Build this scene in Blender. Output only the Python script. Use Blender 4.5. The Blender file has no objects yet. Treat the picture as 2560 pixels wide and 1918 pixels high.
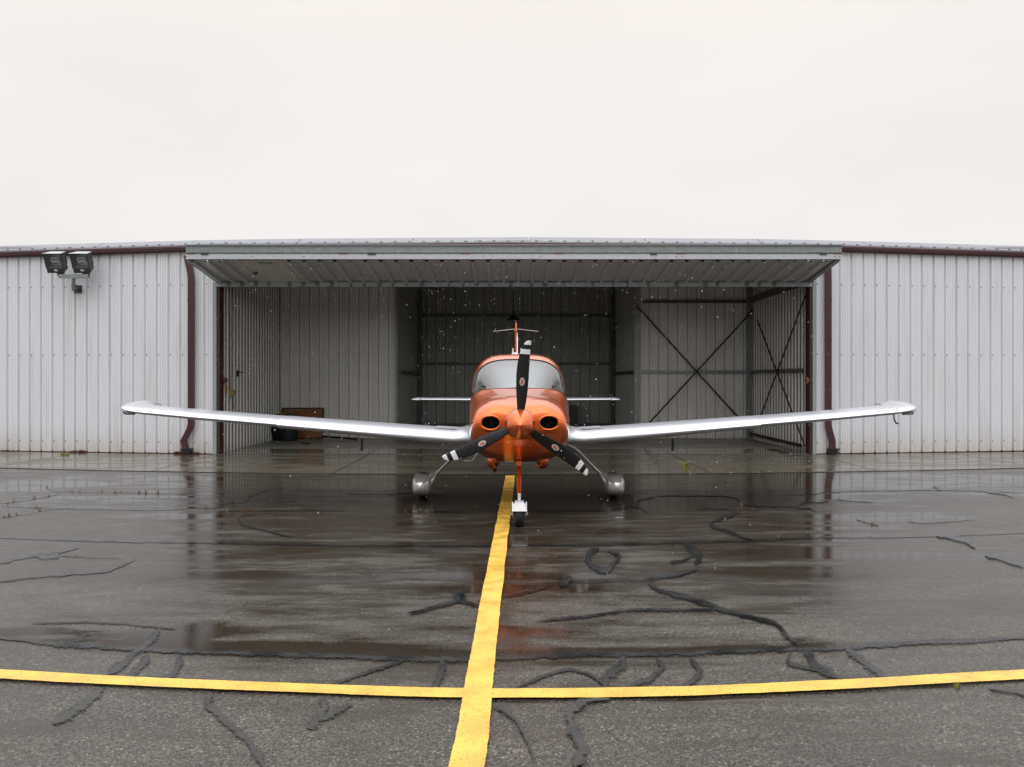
import bpy, bmesh, math, random
import numpy as np
from mathutils import Vector, Matrix, noise as mnoise
random.seed(7); np.random.seed(7)
R = math.radians
SC = bpy.context.scene
COL = SC.collection

# ------------------------------------------------------------------ camera
CAMZ = 1.65; FPX = 2070.0; HY = 950.0
cd = bpy.data.cameras.new('camera'); cam = bpy.data.objects.new('camera', cd); COL.objects.link(cam)
cam.location = (0, 0, CAMZ); cam.rotation_euler = (R(90), 0, 0)
cd.sensor_width = 36; cd.lens = 36*FPX/2560; cd.shift_y = -(959-HY)/2560
cd.clip_start = .05; cd.clip_end = 2000
SC.camera = cam
# ------------------------------------------------------------------ sky
wd = bpy.data.worlds.new('World'); SC.world = wd; wd.use_nodes = True
nt = wd.node_tree; nt.nodes.clear()
def wn(t, **k):
    n = nt.nodes.new(t)
    for a, b in k.items(): setattr(n, a, b)
    return n
SUN_EL, SUN_AZ = 62, 190
sky = wn('ShaderNodeTexSky', sky_type='NISHITA', sun_disc=False, sun_elevation=R(SUN_EL), sun_rotation=R(SUN_AZ))
tc = wn('ShaderNodeTexCoord'); sp = wn('ShaderNodeSeparateXYZ')
nt.links.new(tc.outputs['Generated'], sp.inputs[0])
gr = wn('ShaderNodeValToRGB')
gr.color_ramp.elements[0].position = 0.0; gr.color_ramp.elements[0].color = (.885, .86, .845, 1)
gr.color_ramp.elements[1].position = 1.0; gr.color_ramp.elements[1].color = (2.26, 2.34, 2.50, 1)
e = gr.color_ramp.elements.new(.25); e.color = (.925, .89, .87, 1)
e = gr.color_ramp.elements.new(.43); e.color = (.99, .935, .885, 1)
e = gr.color_ramp.elements.new(.62); e.color = (1.47, 1.47, 1.49, 1)
nt.links.new(sp.outputs[2], gr.inputs[0])
mp = wn('ShaderNodeMapping'); mp.inputs['Scale'].default_value = (1.6, 1.6, 4.5)
nt.links.new(tc.outputs['Generated'], mp.inputs[0])
nz = wn('ShaderNodeTexNoise'); nz.inputs['Scale'].default_value = 1.3; nz.inputs['Detail'].default_value = 5
nt.links.new(mp.outputs[0], nz.inputs['Vector'])
mr = wn('ShaderNodeMapRange'); mr.inputs[1].default_value = .3; mr.inputs[2].default_value = .7
mr.inputs[3].default_value = .95; mr.inputs[4].default_value = 1.05
nt.links.new(nz.outputs['Fac'], mr.inputs[0])
sc1 = wn('ShaderNodeVectorMath', operation='SCALE'); nt.links.new(gr.outputs[0], sc1.inputs[0]); nt.links.new(mr.outputs[0], sc1.inputs['Scale'])
sc2 = wn('ShaderNodeVectorMath', operation='SCALE'); nt.links.new(sky.outputs[0], sc2.inputs[0]); sc2.inputs['Scale'].default_value = .1
mx = wn('ShaderNodeMix', data_type='RGBA'); mx.inputs['Factor'].default_value = .95
nt.links.new(sc2.outputs[0], mx.inputs[6]); nt.links.new(sc1.outputs[0], mx.inputs[7])
bg = wn('ShaderNodeBackground'); bg.inputs['Strength'].default_value = 1.0
nt.links.new(mx.outputs[2], bg.inputs[0])
wo = wn('ShaderNodeOutputWorld'); nt.links.new(bg.outputs[0], wo.inputs[0])
sl = bpy.data.lights.new('sun', 'SUN'); sl.energy = .6; sl.angle = R(60); sl.color = (1, .95, .88)
so = bpy.data.objects.new('sun', sl); COL.objects.link(so)
so.rotation_euler = Vector((-math.sin(R(SUN_AZ))*math.cos(R(SUN_EL)), -math.cos(R(SUN_AZ))*math.cos(R(SUN_EL)), -math.sin(R(SUN_EL)))).to_track_quat('-Z', 'Y').to_euler()
so.location = (0, 0, 30)
SC.view_settings.view_transform = 'Standard'; SC.view_settings.look = 'None'
SC.view_settings.exposure = 0; SC.view_settings.gamma = 1; SC.view_settings.use_curve_mapping = False
SC.render.engine = 'CYCLES'
SC.cycles.max_bounces = 8; SC.cycles.glossy_bounces = 4; SC.cycles.transparent_max_bounces = 8

# ------------------------------------------------------------------ helpers
def W(px, py, d): return Vector(((px-1280)/FPX*d, d, CAMZ-(py-HY)/FPX*d))
def G(px, py, z=0.0):
    d = (CAMZ-z)*FPX/(py-HY); return Vector(((px-1280)/FPX*d, d, z))
def XZ(px, py, d):
    v = W(px, py, d); return v.x, v.z

LOC = {}
def empty(name, loc, label, cat, group=None):
    o = bpy.data.objects.new(name, None); COL.objects.link(o); o.location = loc; o.empty_display_size = .3
    o['label'] = label; o['category'] = cat
    if group: o['group'] = group
    LOC[o.name] = Vector(loc); return o
def base_of(p): return LOC.get(p.name, Vector((0, 0, 0))) if p else Vector((0, 0, 0))
def mesh_of(name, vf, mats, smooth=None, mi=None):
    me = bpy.data.meshes.new(name); me.from_pydata([tuple(v) for v in vf[0]], [], vf[1])
    for m in (mats if isinstance(mats, (list, tuple)) else [mats]): me.materials.append(m)
    if mi is not None: me.polygons.foreach_set('material_index', mi)
    me.validate(); me.update()
    if smooth is not None:
        me.polygons.foreach_set('use_smooth', [True]*len(me.polygons))
        if smooth < 180: me.set_sharp_from_angle(angle=R(smooth))
    return me
def obj(name, vf, mats, parent=None, smooth=None, mi=None, label=None, cat=None, kind=None, group=None, fix=True):
    """vf in world coordinates; parent's world base is subtracted"""
    b = base_of(parent)
    me = mesh_of(name, ([Vector(v)-b for v in vf[0]], vf[1]), mats, smooth, mi)
    if fix:
        bm = bmesh.new(); bm.from_mesh(me); bmesh.ops.recalc_face_normals(bm, faces=bm.faces); bm.to_mesh(me); bm.free()
    return link(name, me, parent, None, label, cat, kind, group)
def link(name, me, parent=None, loc=None, label=None, cat=None, kind=None, group=None, rot=None):
    o = bpy.data.objects.new(name, me); COL.objects.link(o)
    b = base_of(parent)
    LOC[o.name] = b
    if loc is not None: o.location = Vector(loc)-b
    if rot is not None: o.rotation_euler = rot
    if parent: o.parent = parent
    if label: o['label'] = label
    if cat: o['category'] = cat
    if kind: o['kind'] = kind
    if group: o['group'] = group
    return o
class B:
    def __init__(s): s.v = []; s.f = []; s.m = []
    def add(s, v, f, mi=0):
        o = len(s.v); s.v += [Vector(a) for a in v]; s.f += [tuple(i+o for i in q) for q in f]; s.m += [mi]*len(f); return s
    def box(s, x0, x1, y0, y1, z0, z1, mi=0):
        return s.add([(x0,y0,z0),(x1,y0,z0),(x1,y1,z0),(x0,y1,z0),(x0,y0,z1),(x1,y0,z1),(x1,y1,z1),(x0,y1,z1)],
            [(0,3,2,1),(4,5,6,7),(0,1,5,4),(1,2,6,5),(2,3,7,6),(3,0,4,7)], mi)
    def obox(s, c, ax, ay, az, mi=0):
        c = Vector(c); ax, ay, az = Vector(ax), Vector(ay), Vector(az)
        v = [c+ax*i+ay*j+az*k for k in (-1,1) for (i,j) in ((-1,-1),(1,-1),(1,1),(-1,1))]
        return s.add(v, [(0,3,2,1),(4,5,6,7),(0,1,5,4),(1,2,6,5),(2,3,7,6),(3,0,4,7)], mi)
    def bar(s, a, b, w, h, up=(0,0,1), mi=0):
        a, b = Vector(a), Vector(b); d = (b-a); L = d.length; d.normalize()
        side = d.cross(Vector(up));
        if side.length < 1e-4: side = d.cross(Vector((1,0,0)))
        side.normalize(); u = side.cross(d).normalized()
        return s.obox((a+b)/2, d*L/2, side*w/2, u*h/2, mi)
    def tube(s, pts, r, n=8, mi=0, cap=True):
        pts = [Vector(p) for p in pts]; rs = r if isinstance(r, (list, tuple)) else [r]*len(pts)
        o = len(s.v); ref = Vector((0,0,1))
        for i, p in enumerate(pts):
            t = (pts[min(i+1, len(pts)-1)]-pts[max(i-1, 0)]).normalized()
            a = t.cross(ref)
            if a.length < .05: a = t.cross(Vector((0, 1, 0)))
            a.normalize(); b = t.cross(a).normalized()
            for k in range(n):
                th = 2*math.pi*k/n; s.v.append(p+a*math.cos(th)*rs[i]+b*math.sin(th)*rs[i])
        for i in range(len(pts)-1):
            for k in range(n):
                s.f.append((o+i*n+k, o+i*n+(k+1)%n, o+(i+1)*n+(k+1)%n, o+(i+1)*n+k)); s.m.append(mi)
        if cap:
            s.f.append(tuple(o+k for k in range(n))[::-1]); s.m.append(mi)
            e = o+(len(pts)-1)*n; s.f.append(tuple(e+k for k in range(n))); s.m.append(mi)
        return s
    def loft(s, rings, cap0=True, cap1=True, mi=0, closed=True):
        o = len(s.v); n = len(rings[0])
        for r in rings: s.v += [Vector(p) for p in r]
        for i in range(len(rings)-1):
            for k in range(n if closed else n-1):
                s.f.append((o+i*n+k, o+i*n+(k+1)%n, o+(i+1)*n+(k+1)%n, o+(i+1)*n+k)); s.m.append(mi)
        if cap0: s.f.append(tuple(o+k for k in range(n))[::-1]); s.m.append(mi)
        if cap1: s.f.append(tuple(o+(len(rings)-1)*n+k for k in range(n))); s.m.append(mi)
        return s
    def lathe(s, prof, c, axis='y', n=32, mi=0, cap0=False, cap1=False):
        rings = []
        for (r, h) in prof:
            ring = []
            for k in range(n):
                th = 2*math.pi*k/n; a, b = math.cos(th)*r, math.sin(th)*r
                ring.append({'y': (c[0]+a, c[1]+h, c[2]+b), 'z': (c[0]+a, c[1]+b, c[2]+h), 'x': (c[0]+h, c[1]+a, c[2]+b)}[axis])
            rings.append(ring)
        return s.loft(rings, cap0, cap1, mi)
    def ell(s, c, a, n=14, m=10, mi=0):
        rings = []
        for i in range(m+1):
            ph = math.pi*(i+.02*(1 if i == 0 else -1 if i == m else 0))/m
            rings.append([(c[0]+a[0]*math.sin(ph)*math.cos(2*math.pi*k/n), c[1]-a[1]*math.cos(ph), c[2]+a[2]*math.sin(ph)*math.sin(2*math.pi*k/n)) for k in range(n)])
        return s.loft(rings, True, True, mi)
    def vf(s): return (s.v, s.f)
def mk(name, b, mats, parent=None, smooth=None, **k):
    return obj(name, b.vf(), mats, parent, smooth, b.m if isinstance(mats, (list, tuple)) else None, **k)

# ------------------------------------------------------------------ materials
def mat(name, col, rough=.5, metal=0, coat=0, spec=.5, grain=0, gscale=8, bump=0, bscale=60, stretch=(1, 1, 1), col2=None, alpha=1):
    m = bpy.data.materials.new(name); m.use_nodes = True; t = m.node_tree; N = t.nodes; L = t.links
    p = N['Principled BSDF']
    p.inputs['Base Color'].default_value = (*col, 1); p.inputs['Roughness'].default_value = rough
    p.inputs['Metallic'].default_value = metal; p.inputs['Coat Weight'].default_value = coat
    p.inputs['Coat Roughness'].default_value = .06; p.inputs['Specular IOR Level'].default_value = spec
    tc = N.new('ShaderNodeTexCoord'); mp = N.new('ShaderNodeMapping'); mp.inputs['Scale'].default_value = stretch
    geo = N.new('ShaderNodeNewGeometry'); L.new(geo.outputs['Position'], mp.inputs[0])
    if grain or col2:
        nz = N.new('ShaderNodeTexNoise'); nz.inputs['Scale'].default_value = gscale; nz.inputs['Detail'].default_value = 6; nz.inputs['Roughness'].default_value = .62
        L.new(mp.outputs[0], nz.inputs['Vector'])
        mr = N.new('ShaderNodeMapRange'); mr.inputs[1].default_value = .32; mr.inputs[2].default_value = .68; L.new(nz.outputs['Fac'], mr.inputs[0])
        mx = N.new('ShaderNodeMix'); mx.data_type = 'RGBA'; L.new(mr.outputs[0], mx.inputs['Factor'])
        c2 = col2 or tuple(c*(1-grain) for c in col)
        mx.inputs[6].default_value = (*col, 1); mx.inputs[7].default_value = (*c2, 1)
        L.new(mx.outputs[2], p.inputs['Base Color'])
        m2 = N.new('ShaderNodeMapRange'); m2.inputs[3].default_value = max(.03, rough-.08); m2.inputs[4].default_value = min(1, rough+.1)
        L.new(nz.outputs['Fac'], m2.inputs[0]); L.new(m2.outputs[0], p.inputs['Roughness'])
    if bump:
        n2 = N.new('ShaderNodeTexNoise'); n2.inputs['Scale'].default_value = bscale; n2.inputs['Detail'].default_value = 4
        L.new(mp.outputs[0], n2.inputs['Vector']); bp = N.new('ShaderNodeBump'); bp.inputs['Strength'].default_value = bump; bp.inputs['Distance'].default_value = .01
        L.new(n2.outputs['Fac'], bp.inputs['Height']); L.new(bp.outputs[0], p.inputs['Normal'])
    return m

def wall_mat(name, col, dirt, zlo, zhi, rough=.4):
    """painted sheet: streaks of grime and a splash stain low on the sheet"""
    m = mat(name, col, rough, spec=.5); t = m.node_tree; N = t.nodes; L = t.links; p = N['Principled BSDF']
    geo = N.new('ShaderNodeNewGeometry'); sp = N.new('ShaderNodeSeparateXYZ'); L.new(geo.outputs['Position'], sp.inputs[0])
    mp = N.new('ShaderNodeMapping'); mp.inputs['Scale'].default_value = (9, 9, .5); L.new(geo.outputs['Position'], mp.inputs[0])
    nz = N.new('ShaderNodeTexNoise'); nz.inputs['Scale'].default_value = 1; nz.inputs['Detail'].default_value = 5; L.new(mp.outputs[0], nz.inputs['Vector'])
    mp2 = N.new('ShaderNodeMapping'); mp2.inputs['Scale'].default_value = (.8, .8, .25); L.new(geo.outputs['Position'], mp2.inputs[0])
    n2 = N.new('ShaderNodeTexNoise'); n2.inputs['Scale'].default_value = 1.2; n2.inputs['Detail'].default_value = 4; L.new(mp2.outputs[0], n2.inputs['Vector'])
    zr = N.new('ShaderNodeMapRange'); zr.inputs[1].default_value = zlo; zr.inputs[2].default_value = zhi; zr.inputs[3].default_value = 1; zr.inputs[4].default_value = 0
    L.new(sp.outputs[2], zr.inputs[0])
    pw = N.new('ShaderNodeMath'); pw.operation = 'POWER'; pw.inputs[1].default_value = 2.2; L.new(zr.outputs[0], pw.inputs[0])
    a = N.new('ShaderNodeMath'); a.operation = 'MULTIPLY'; L.new(pw.outputs[0], a.inputs[0]); L.new(n2.outputs['Fac'], a.inputs[1])
    s = N.new('ShaderNodeMapRange'); s.inputs[1].default_value = .5; s.inputs[2].default_value = .8; s.inputs[3].default_value = 0; s.inputs[4].default_value = .28; L.new(nz.outputs['Fac'], s.inputs[0])
    b = N.new('ShaderNodeMath'); b.operation = 'ADD'; b.use_clamp = True; L.new(a.outputs[0], b.inputs[0]); L.new(s.outputs[0], b.inputs[1])
    mx = N.new('ShaderNodeMix'); mx.data_type = 'RGBA'; mx.inputs[6].default_value = (*col, 1); mx.inputs[7].default_value = (*dirt, 1)
    L.new(b.outputs[0], mx.inputs['Factor']); L.new(mx.outputs[2], p.inputs['Base Color'])
    return m
M = {}
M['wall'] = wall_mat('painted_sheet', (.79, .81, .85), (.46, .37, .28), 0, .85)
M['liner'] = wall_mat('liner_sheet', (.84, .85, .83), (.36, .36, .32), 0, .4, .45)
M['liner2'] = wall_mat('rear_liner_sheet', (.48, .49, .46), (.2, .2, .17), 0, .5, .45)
M['darkpan'] = mat('dark_pan_sheet', (.10, .11, .095), .5, grain=.2, gscale=4)  # darker green-grey for the flat pans between the side-wall ribs
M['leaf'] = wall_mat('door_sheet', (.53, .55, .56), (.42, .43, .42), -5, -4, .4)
M['walk'] = mat('walk_door_paint', (.68, .68, .64), .4, grain=.10, gscale=5)
M['roof'] = mat('roof_sheet', (.36, .36, .385), .4, grain=.08)
M['cap'] = mat('ridge_flashing', (.27, .27, .29), .5, grain=.1, gscale=2)
M['galv'] = mat('galvanised_steel', (.30, .34, .34), .42, metal=.35, grain=.25, gscale=12)
M['galv2'] = mat('pale_galvanised_steel', (.55, .57, .60), .38, metal=.2, grain=.12, gscale=9)
M['trim'] = mat('blue_grey_trim', (.33, .39, .40), .4, grain=.12)
M['steel'] = mat('dark_girt_steel', (.16, .17, .165), .5, metal=.3, grain=.3, gscale=10)
M['maroon'] = mat('maroon_paint', (.075, .024, .030), .35, grain=.25, gscale=14)
M['rust'] = mat('red_oxide_steel', (.07, .022, .014), .6, grain=.5, gscale=25)
M['rustb'] = mat('rusted_hinge', (.22, .09, .05), .7, grain=.5, gscale=60)
M['black'] = mat('black_plastic', (.012, .012, .013), .4)
M['dark'] = mat('dark_painted_steel', (.055, .058, .056), .45, grain=.3, gscale=20)
M['rubber'] = mat('tyre_rubber', (.014, .014, .014), .55, grain=.2, gscale=60)
M['floor'] = mat('hangar_concrete', (.26, .25, .215), .55, grain=.25, gscale=2.5, bump=.05)
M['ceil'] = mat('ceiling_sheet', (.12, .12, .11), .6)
M['wood'] = mat('brown_hardboard', (.30, .115, .042), .6, grain=.3, gscale=14)
M['woodd'] = mat('dark_wood_edge', (.045, .018, .010), .6)
M['navy'] = mat('navy_plastic', (.012, .018, .028), .4, grain=.2)
M['yellow'] = mat('yellow_tag', (.45, .24, .02), .5)
M['beige'] = mat('beige_box', (.36, .27, .12), .5)
M['cable'] = mat('grey_cable', (.33, .34, .31), .5)
M['orange'] = mat('orange_metallic_paint', (.86, .150, .010), .25, metal=.70, coat=1, grain=.08, gscale=300)
M['silver'] = mat('silver_paint', (.74, .76, .80), .30, metal=.5, coat=.5, grain=.05, gscale=120)
M['pant'] = mat('grey_silver_paint', (.62, .63, .63), .22, metal=.6, coat=.5)
M['grip'] = mat('walkway_grip', (.28, .29, .32), .8)
M['white'] = mat('white_paint', (.72, .72, .74), .35, coat=.3)
M['blade'] = mat('black_blade_paint', (.008, .008, .009), .42, spec=.3, grain=.2, gscale=90)
M['decal'] = mat('decal_white', (.75, .68, .64), .4)
M['decalr'] = mat('decal_red', (.32, .03, .02), .4)
M['decalg'] = mat('decal_gold', (.42, .30, .13), .4)
M['seat'] = mat('seat_leather', (.10, .09, .08), .6)
M['tar'] = None
M['snow'] = mat('snow', (.85, .87, .9), .8)
M['weed'] = mat('dry_weed', (.26, .125, .035), .8)
M['weedg'] = mat('yellow_green_weed', (.22, .20, .035), .7)
M['moss'] = mat('red_weed', (.13, .035, .016), .8)
M['seam'] = mat('dark_seam', (.05, .018, .008), .5)  # dark line colour of panel joints and gaps

def glass_mat(name, tint, haze, glossy_ior=1.7, hazecol=(.5, .53, .55), base=0):
    m = bpy.data.materials.new(name); m.use_nodes = True; t = m.node_tree; N = t.nodes; L = t.links; N.clear()
    out = N.new('ShaderNodeOutputMaterial'); fr = N.new('ShaderNodeFresnel'); fr.inputs[0].default_value = glossy_ior
    gl = N.new('ShaderNodeBsdfGlossy'); gl.inputs['Roughness'].default_value = .04
    tr = N.new('ShaderNodeBsdfTransparent'); tr.inputs[0].default_value = (*tint, 1)
    df = N.new('ShaderNodeBsdfDiffuse'); df.inputs[0].default_value = (*hazecol, 1)
    geo = N.new('ShaderNodeNewGeometry')
    vo = N.new('ShaderNodeTexVoronoi'); vo.inputs['Scale'].default_value = 260; L.new(geo.outputs['Position'], vo.inputs['Vector'])
    bp = N.new('ShaderNodeBump'); bp.inputs['Strength'].default_value = .12; bp.inputs['Distance'].default_value = .002; L.new(vo.outputs['Distance'], bp.inputs['Height'])
    L.new(bp.outputs[0], gl.inputs['Normal'])
    m1 = N.new('ShaderNodeMixShader'); m1.inputs[0].default_value = haze; L.new(tr.outputs[0], m1.inputs[1]); L.new(df.outputs[0], m1.inputs[2])
    m2 = N.new('ShaderNodeMixShader'); fm = N.new('ShaderNodeMapRange'); fm.inputs[3].default_value = base; L.new(fr.outputs[0], fm.inputs[0]); L.new(fm.outputs[0], m2.inputs[0]); L.new(m1.outputs[0], m2.inputs[1]); L.new(gl.outputs[0], m2.inputs[2])
    L.new(m2.outputs[0], out.inputs[0]); return m
M['glass'] = glass_mat('windshield_glass', (.4, .47, .44), .12, 1.5, (.42, .47, .50), .30)
M['lens'] = glass_mat('lamp_glass', (.8, .85, .85), .08, 1.5)
mb = mat('lamp_tube_white', (.8, .82, .82), .4); M['tube'] = mb
M['refl'] = mat('lamp_reflector', (.55, .6, .58), .25, metal=.7)

# wet asphalt -------------------------------------------------------
def asphalt_mat(name, use_attr=True):
    m = bpy.data.materials.new(name); m.use_nodes = True; t = m.node_tree; N = t.nodes; L = t.links; p = N['Principled BSDF']
    geo = N.new('ShaderNodeNewGeometry'); P = geo.outputs['Position']
    def noi(scale, detail=4, rough=.6, sx=1, sy=1):
        mp = N.new('ShaderNodeMapping'); mp.inputs['Scale'].default_value = (sx, sy, 1); L.new(P, mp.inputs[0])
        n = N.new('ShaderNodeTexNoise'); n.inputs['Scale'].default_value = scale; n.inputs['Detail'].default_value = detail; n.inputs['Roughness'].default_value = rough
        L.new(mp.outputs[0], n.inputs['Vector']); return n.outputs['Fac']
    def rng(s, a, b, c, d, smooth=False):
        r = N.new('ShaderNodeMapRange'); r.inputs[1].default_value = a; r.inputs[2].default_value = b; r.inputs[3].default_value = c; r.inputs[4].default_value = d
        if smooth: r.interpolation_type = 'SMOOTHSTEP'
        L.new(s, r.inputs[0]); return r.outputs[0]
    def mth(op, a, b):
        n = N.new('ShaderNodeMath'); n.operation = op
        for i, x in enumerate((a, b)):
            if isinstance(x, (int, float)): n.inputs[i].default_value = x
            else: L.new(x, n.inputs[i])
        return n.outputs[0]
    patch = noi(.55, 5, .6, .45, 1.3); mid = noi(3.0, 6, .7, .42, 1.5); fine = noi(38, 3, .7); ag = noi(150, 2, .6); fine2 = noi(70, 3, .7)
    if use_attr:
        at = N.new('ShaderNodeAttribute'); at.attribute_name = 'wet'; a0 = at.outputs['Fac']
    else:
        v = N.new('ShaderNodeValue'); v.outputs[0].default_value = .15; a0 = v.outputs[0]
    w = mth('ADD', a0, rng(patch, .33, .67, -.36, .36))
    w = mth('ADD', w, rng(mid, .34, .66, -.50, .50))
    w = mth('ADD', w, rng(fine2, .3, .7, -.44, .44))
    wet = rng(w, .42, .74, 0, 1, True); damp = rng(w, -.15, .50, 0, 1, True)
    # stones
    vo = N.new('ShaderNodeTexVoronoi'); vo.inputs['Scale'].default_value = 110; L.new(P, vo.inputs['Vector'])
    hsv = N.new('ShaderNodeSeparateColor'); L.new(vo.outputs['Color'], hsv.inputs[0])
    st = rng(hsv.outputs[0], 0, 1, .2, 1.45)
    st2 = rng(hsv.outputs[1], .92, 1, 0, 2.2)
    lum = mth('MULTIPLY', st, rng(fine, .3, .7, .75, 1.2))
    lum = mth('ADD', lum, st2)
    lum = mth('MULTIPLY', lum, rng(noi(.8, 6, .7, .7, 1.3), .3, .7, .62, 1.22))
    cr = N.new('ShaderNodeVectorMath'); cr.operation = 'SCALE'; cr.inputs[0].default_value = (.088, .077, .062); L.new(lum, cr.inputs['Scale'])
    mx = N.new('ShaderNodeMix'); mx.data_type = 'RGBA'; mx.inputs[7].default_value = (.024, .016, .009, 1)
    L.new(cr.outputs[0], mx.inputs[6]); L.new(mth('MAXIMUM', rng(wet, 0, 1, .0, .85), rng(damp, 0, 1, 0, .78)), mx.inputs['Factor'])
    L.new(mx.outputs[2], p.inputs['Base Color'])
    L.new(mth('MINIMUM', rng(wet, 0, 1, .4, .03), rng(damp, 0, 1, .36, .19)), p.inputs['Roughness'])
    p.inputs['Specular IOR Level'].default_value = .45
    h = mth('ADD', mth('MULTIPLY', vo.outputs['Distance'], 1.0), mth('MULTIPLY', ag, .6))
    bp = N.new('ShaderNodeBump'); bp.inputs['Distance'].default_value = .004; L.new(h, bp.inputs['Height']); L.new(mth('MINIMUM', rng(wet, 0, 1, .5, .03), rng(damp, 0, 1, .42, .20)), bp.inputs['Strength'])
    L.new(bp.outputs[0], p.inputs['Normal']); return m
M['asphalt'] = asphalt_mat('wet_asphalt'); M['asphalt2'] = asphalt_mat('outer_asphalt', False)

def wetflat(name, col, r0, r1, scale, stretch, bump, wearcol=None, wear=.5, wscale=60, edge=None):
    m = bpy.data.materials.new(name); m.use_nodes = True; t = m.node_tree; N = t.nodes; L = t.links; p = N['Principled BSDF']
    geo = N.new('ShaderNodeNewGeometry'); mp = N.new('ShaderNodeMapping'); mp.inputs['Scale'].default_value = stretch; L.new(geo.outputs['Position'], mp.inputs[0])
    n = N.new('ShaderNodeTexNoise'); n.inputs['Scale'].default_value = scale; n.inputs['Detail'].default_value = 5; L.new(mp.outputs[0], n.inputs['Vector'])
    r = N.new('ShaderNodeMapRange'); r.inputs[1].default_value = .4; r.inputs[2].default_value = .6; r.inputs[3].default_value = r0; r.inputs[4].default_value = r1; L.new(n.outputs['Fac'], r.inputs[0]); L.new(r.outputs[0], p.inputs['Roughness'])
    n2 = N.new('ShaderNodeTexNoise'); n2.inputs['Scale'].default_value = wscale; n2.inputs['Detail'].default_value = 4; n2.inputs['Roughness'].default_value = .7; L.new(geo.outputs['Position'], n2.inputs['Vector'])
    r2 = N.new('ShaderNodeMapRange'); r2.inputs[1].default_value = wear; r2.inputs[2].default_value = wear+.08; L.new(n2.outputs['Fac'], r2.inputs[0])
    r3 = N.new('ShaderNodeMapRange'); r3.inputs[1].default_value = .3; r3.inputs[2].default_value = .7; r3.inputs[3].default_value = .82; r3.inputs[4].default_value = 1.1; L.new(n.outputs['Fac'], r3.inputs[0])
    s = N.new('ShaderNodeVectorMath'); s.operation = 'SCALE'; s.inputs[0].default_value = col; L.new(r3.outputs[0], s.inputs['Scale'])
    mx = N.new('ShaderNodeMix'); mx.data_type = 'RGBA'; L.new(s.outputs[0], mx.inputs[6]); mx.inputs[7].default_value = (*(wearcol or tuple(c*.6 for c in col)), 1)
    L.new(r2.outputs[0], mx.inputs['Factor']); L.new(mx.outputs[2], p.inputs['Base Color'])
    bp = N.new('ShaderNodeBump'); bp.inputs['Strength'].default_value = bump; bp.inputs['Distance'].default_value = .004; L.new(n2.outputs['Fac'], bp.inputs['Height']); L.new(bp.outputs[0], p.inputs['Normal'])
    if edge:
        at = N.new('ShaderNodeAttribute'); at.attribute_name = 'edge'
        n3 = N.new('ShaderNodeTexNoise'); n3.inputs['Scale'].default_value = edge[0]; n3.inputs['Detail'].default_value = 4; n3.inputs['Roughness'].default_value = .75; L.new(geo.outputs['Position'], n3.inputs['Vector'])
        r4 = N.new('ShaderNodeMapRange'); r4.inputs[1].default_value = .3; r4.inputs[2].default_value = .7; r4.inputs[3].default_value = -edge[1]; r4.inputs[4].default_value = edge[1]; L.new(n3.outputs['Fac'], r4.inputs[0])
        ad = N.new('ShaderNodeMath'); L.new(at.outputs['Fac'], ad.inputs[0]); L.new(r4.outputs[0], ad.inputs[1])
        r5 = N.new('ShaderNodeMapRange'); r5.inputs[1].default_value = edge[2]; r5.inputs[2].default_value = edge[2]+edge[3]; L.new(ad.outputs[0], r5.inputs[0]); L.new(r5.outputs[0], p.inputs['Alpha'])
    return m
M['tar'] = wetflat('wet_crack_sealant', (.011, .013, .014), .06, .24, 5, (1, 1, 1), .12, (.02, .02, .02), .55, 40, edge=(38, .55, .22, .55))
M['line'] = wetflat('yellow_marking_paint', (.86, .52, .085), .25, .5, 5, (1, 1, 1), .35, (.20, .14, .06), .575, 75, edge=(60, .4, .10, .3))
M['apron'] = wetflat('wet_apron_concrete', (.105, .092, .066), .06, .30, 1.1, (.6, 1.8, 1), .05, (.09, .075, .05), .5, 5)
M['inner'] = wetflat('hangar_floor_concrete', (.28, .27, .23), .30, .5, 1.4, (.5, 1.5, 1), .05, (.18, .17, .14), .52, 6)
M['innerwet'] = wetflat('wet_floor_strip', (.15, .14, .11), .02, .10, 1.6, (.5, 1.5, 1), .01, (.12, .11, .09), .5, 6)

# ------------------------------------------------------------------ ground
def edge_d(X): return 14.42 + .0115*X*X
def front(X): return 18.26 + .155*max(0, abs(X)-6.55)

obj('ground', ([(-300, -200, -.04), (300, -200, -.04), (300, 400, -.04), (-300, 400, -.04)], [(0, 1, 2, 3)]), M['asphalt2'], kind='structure', fix=False)

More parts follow.
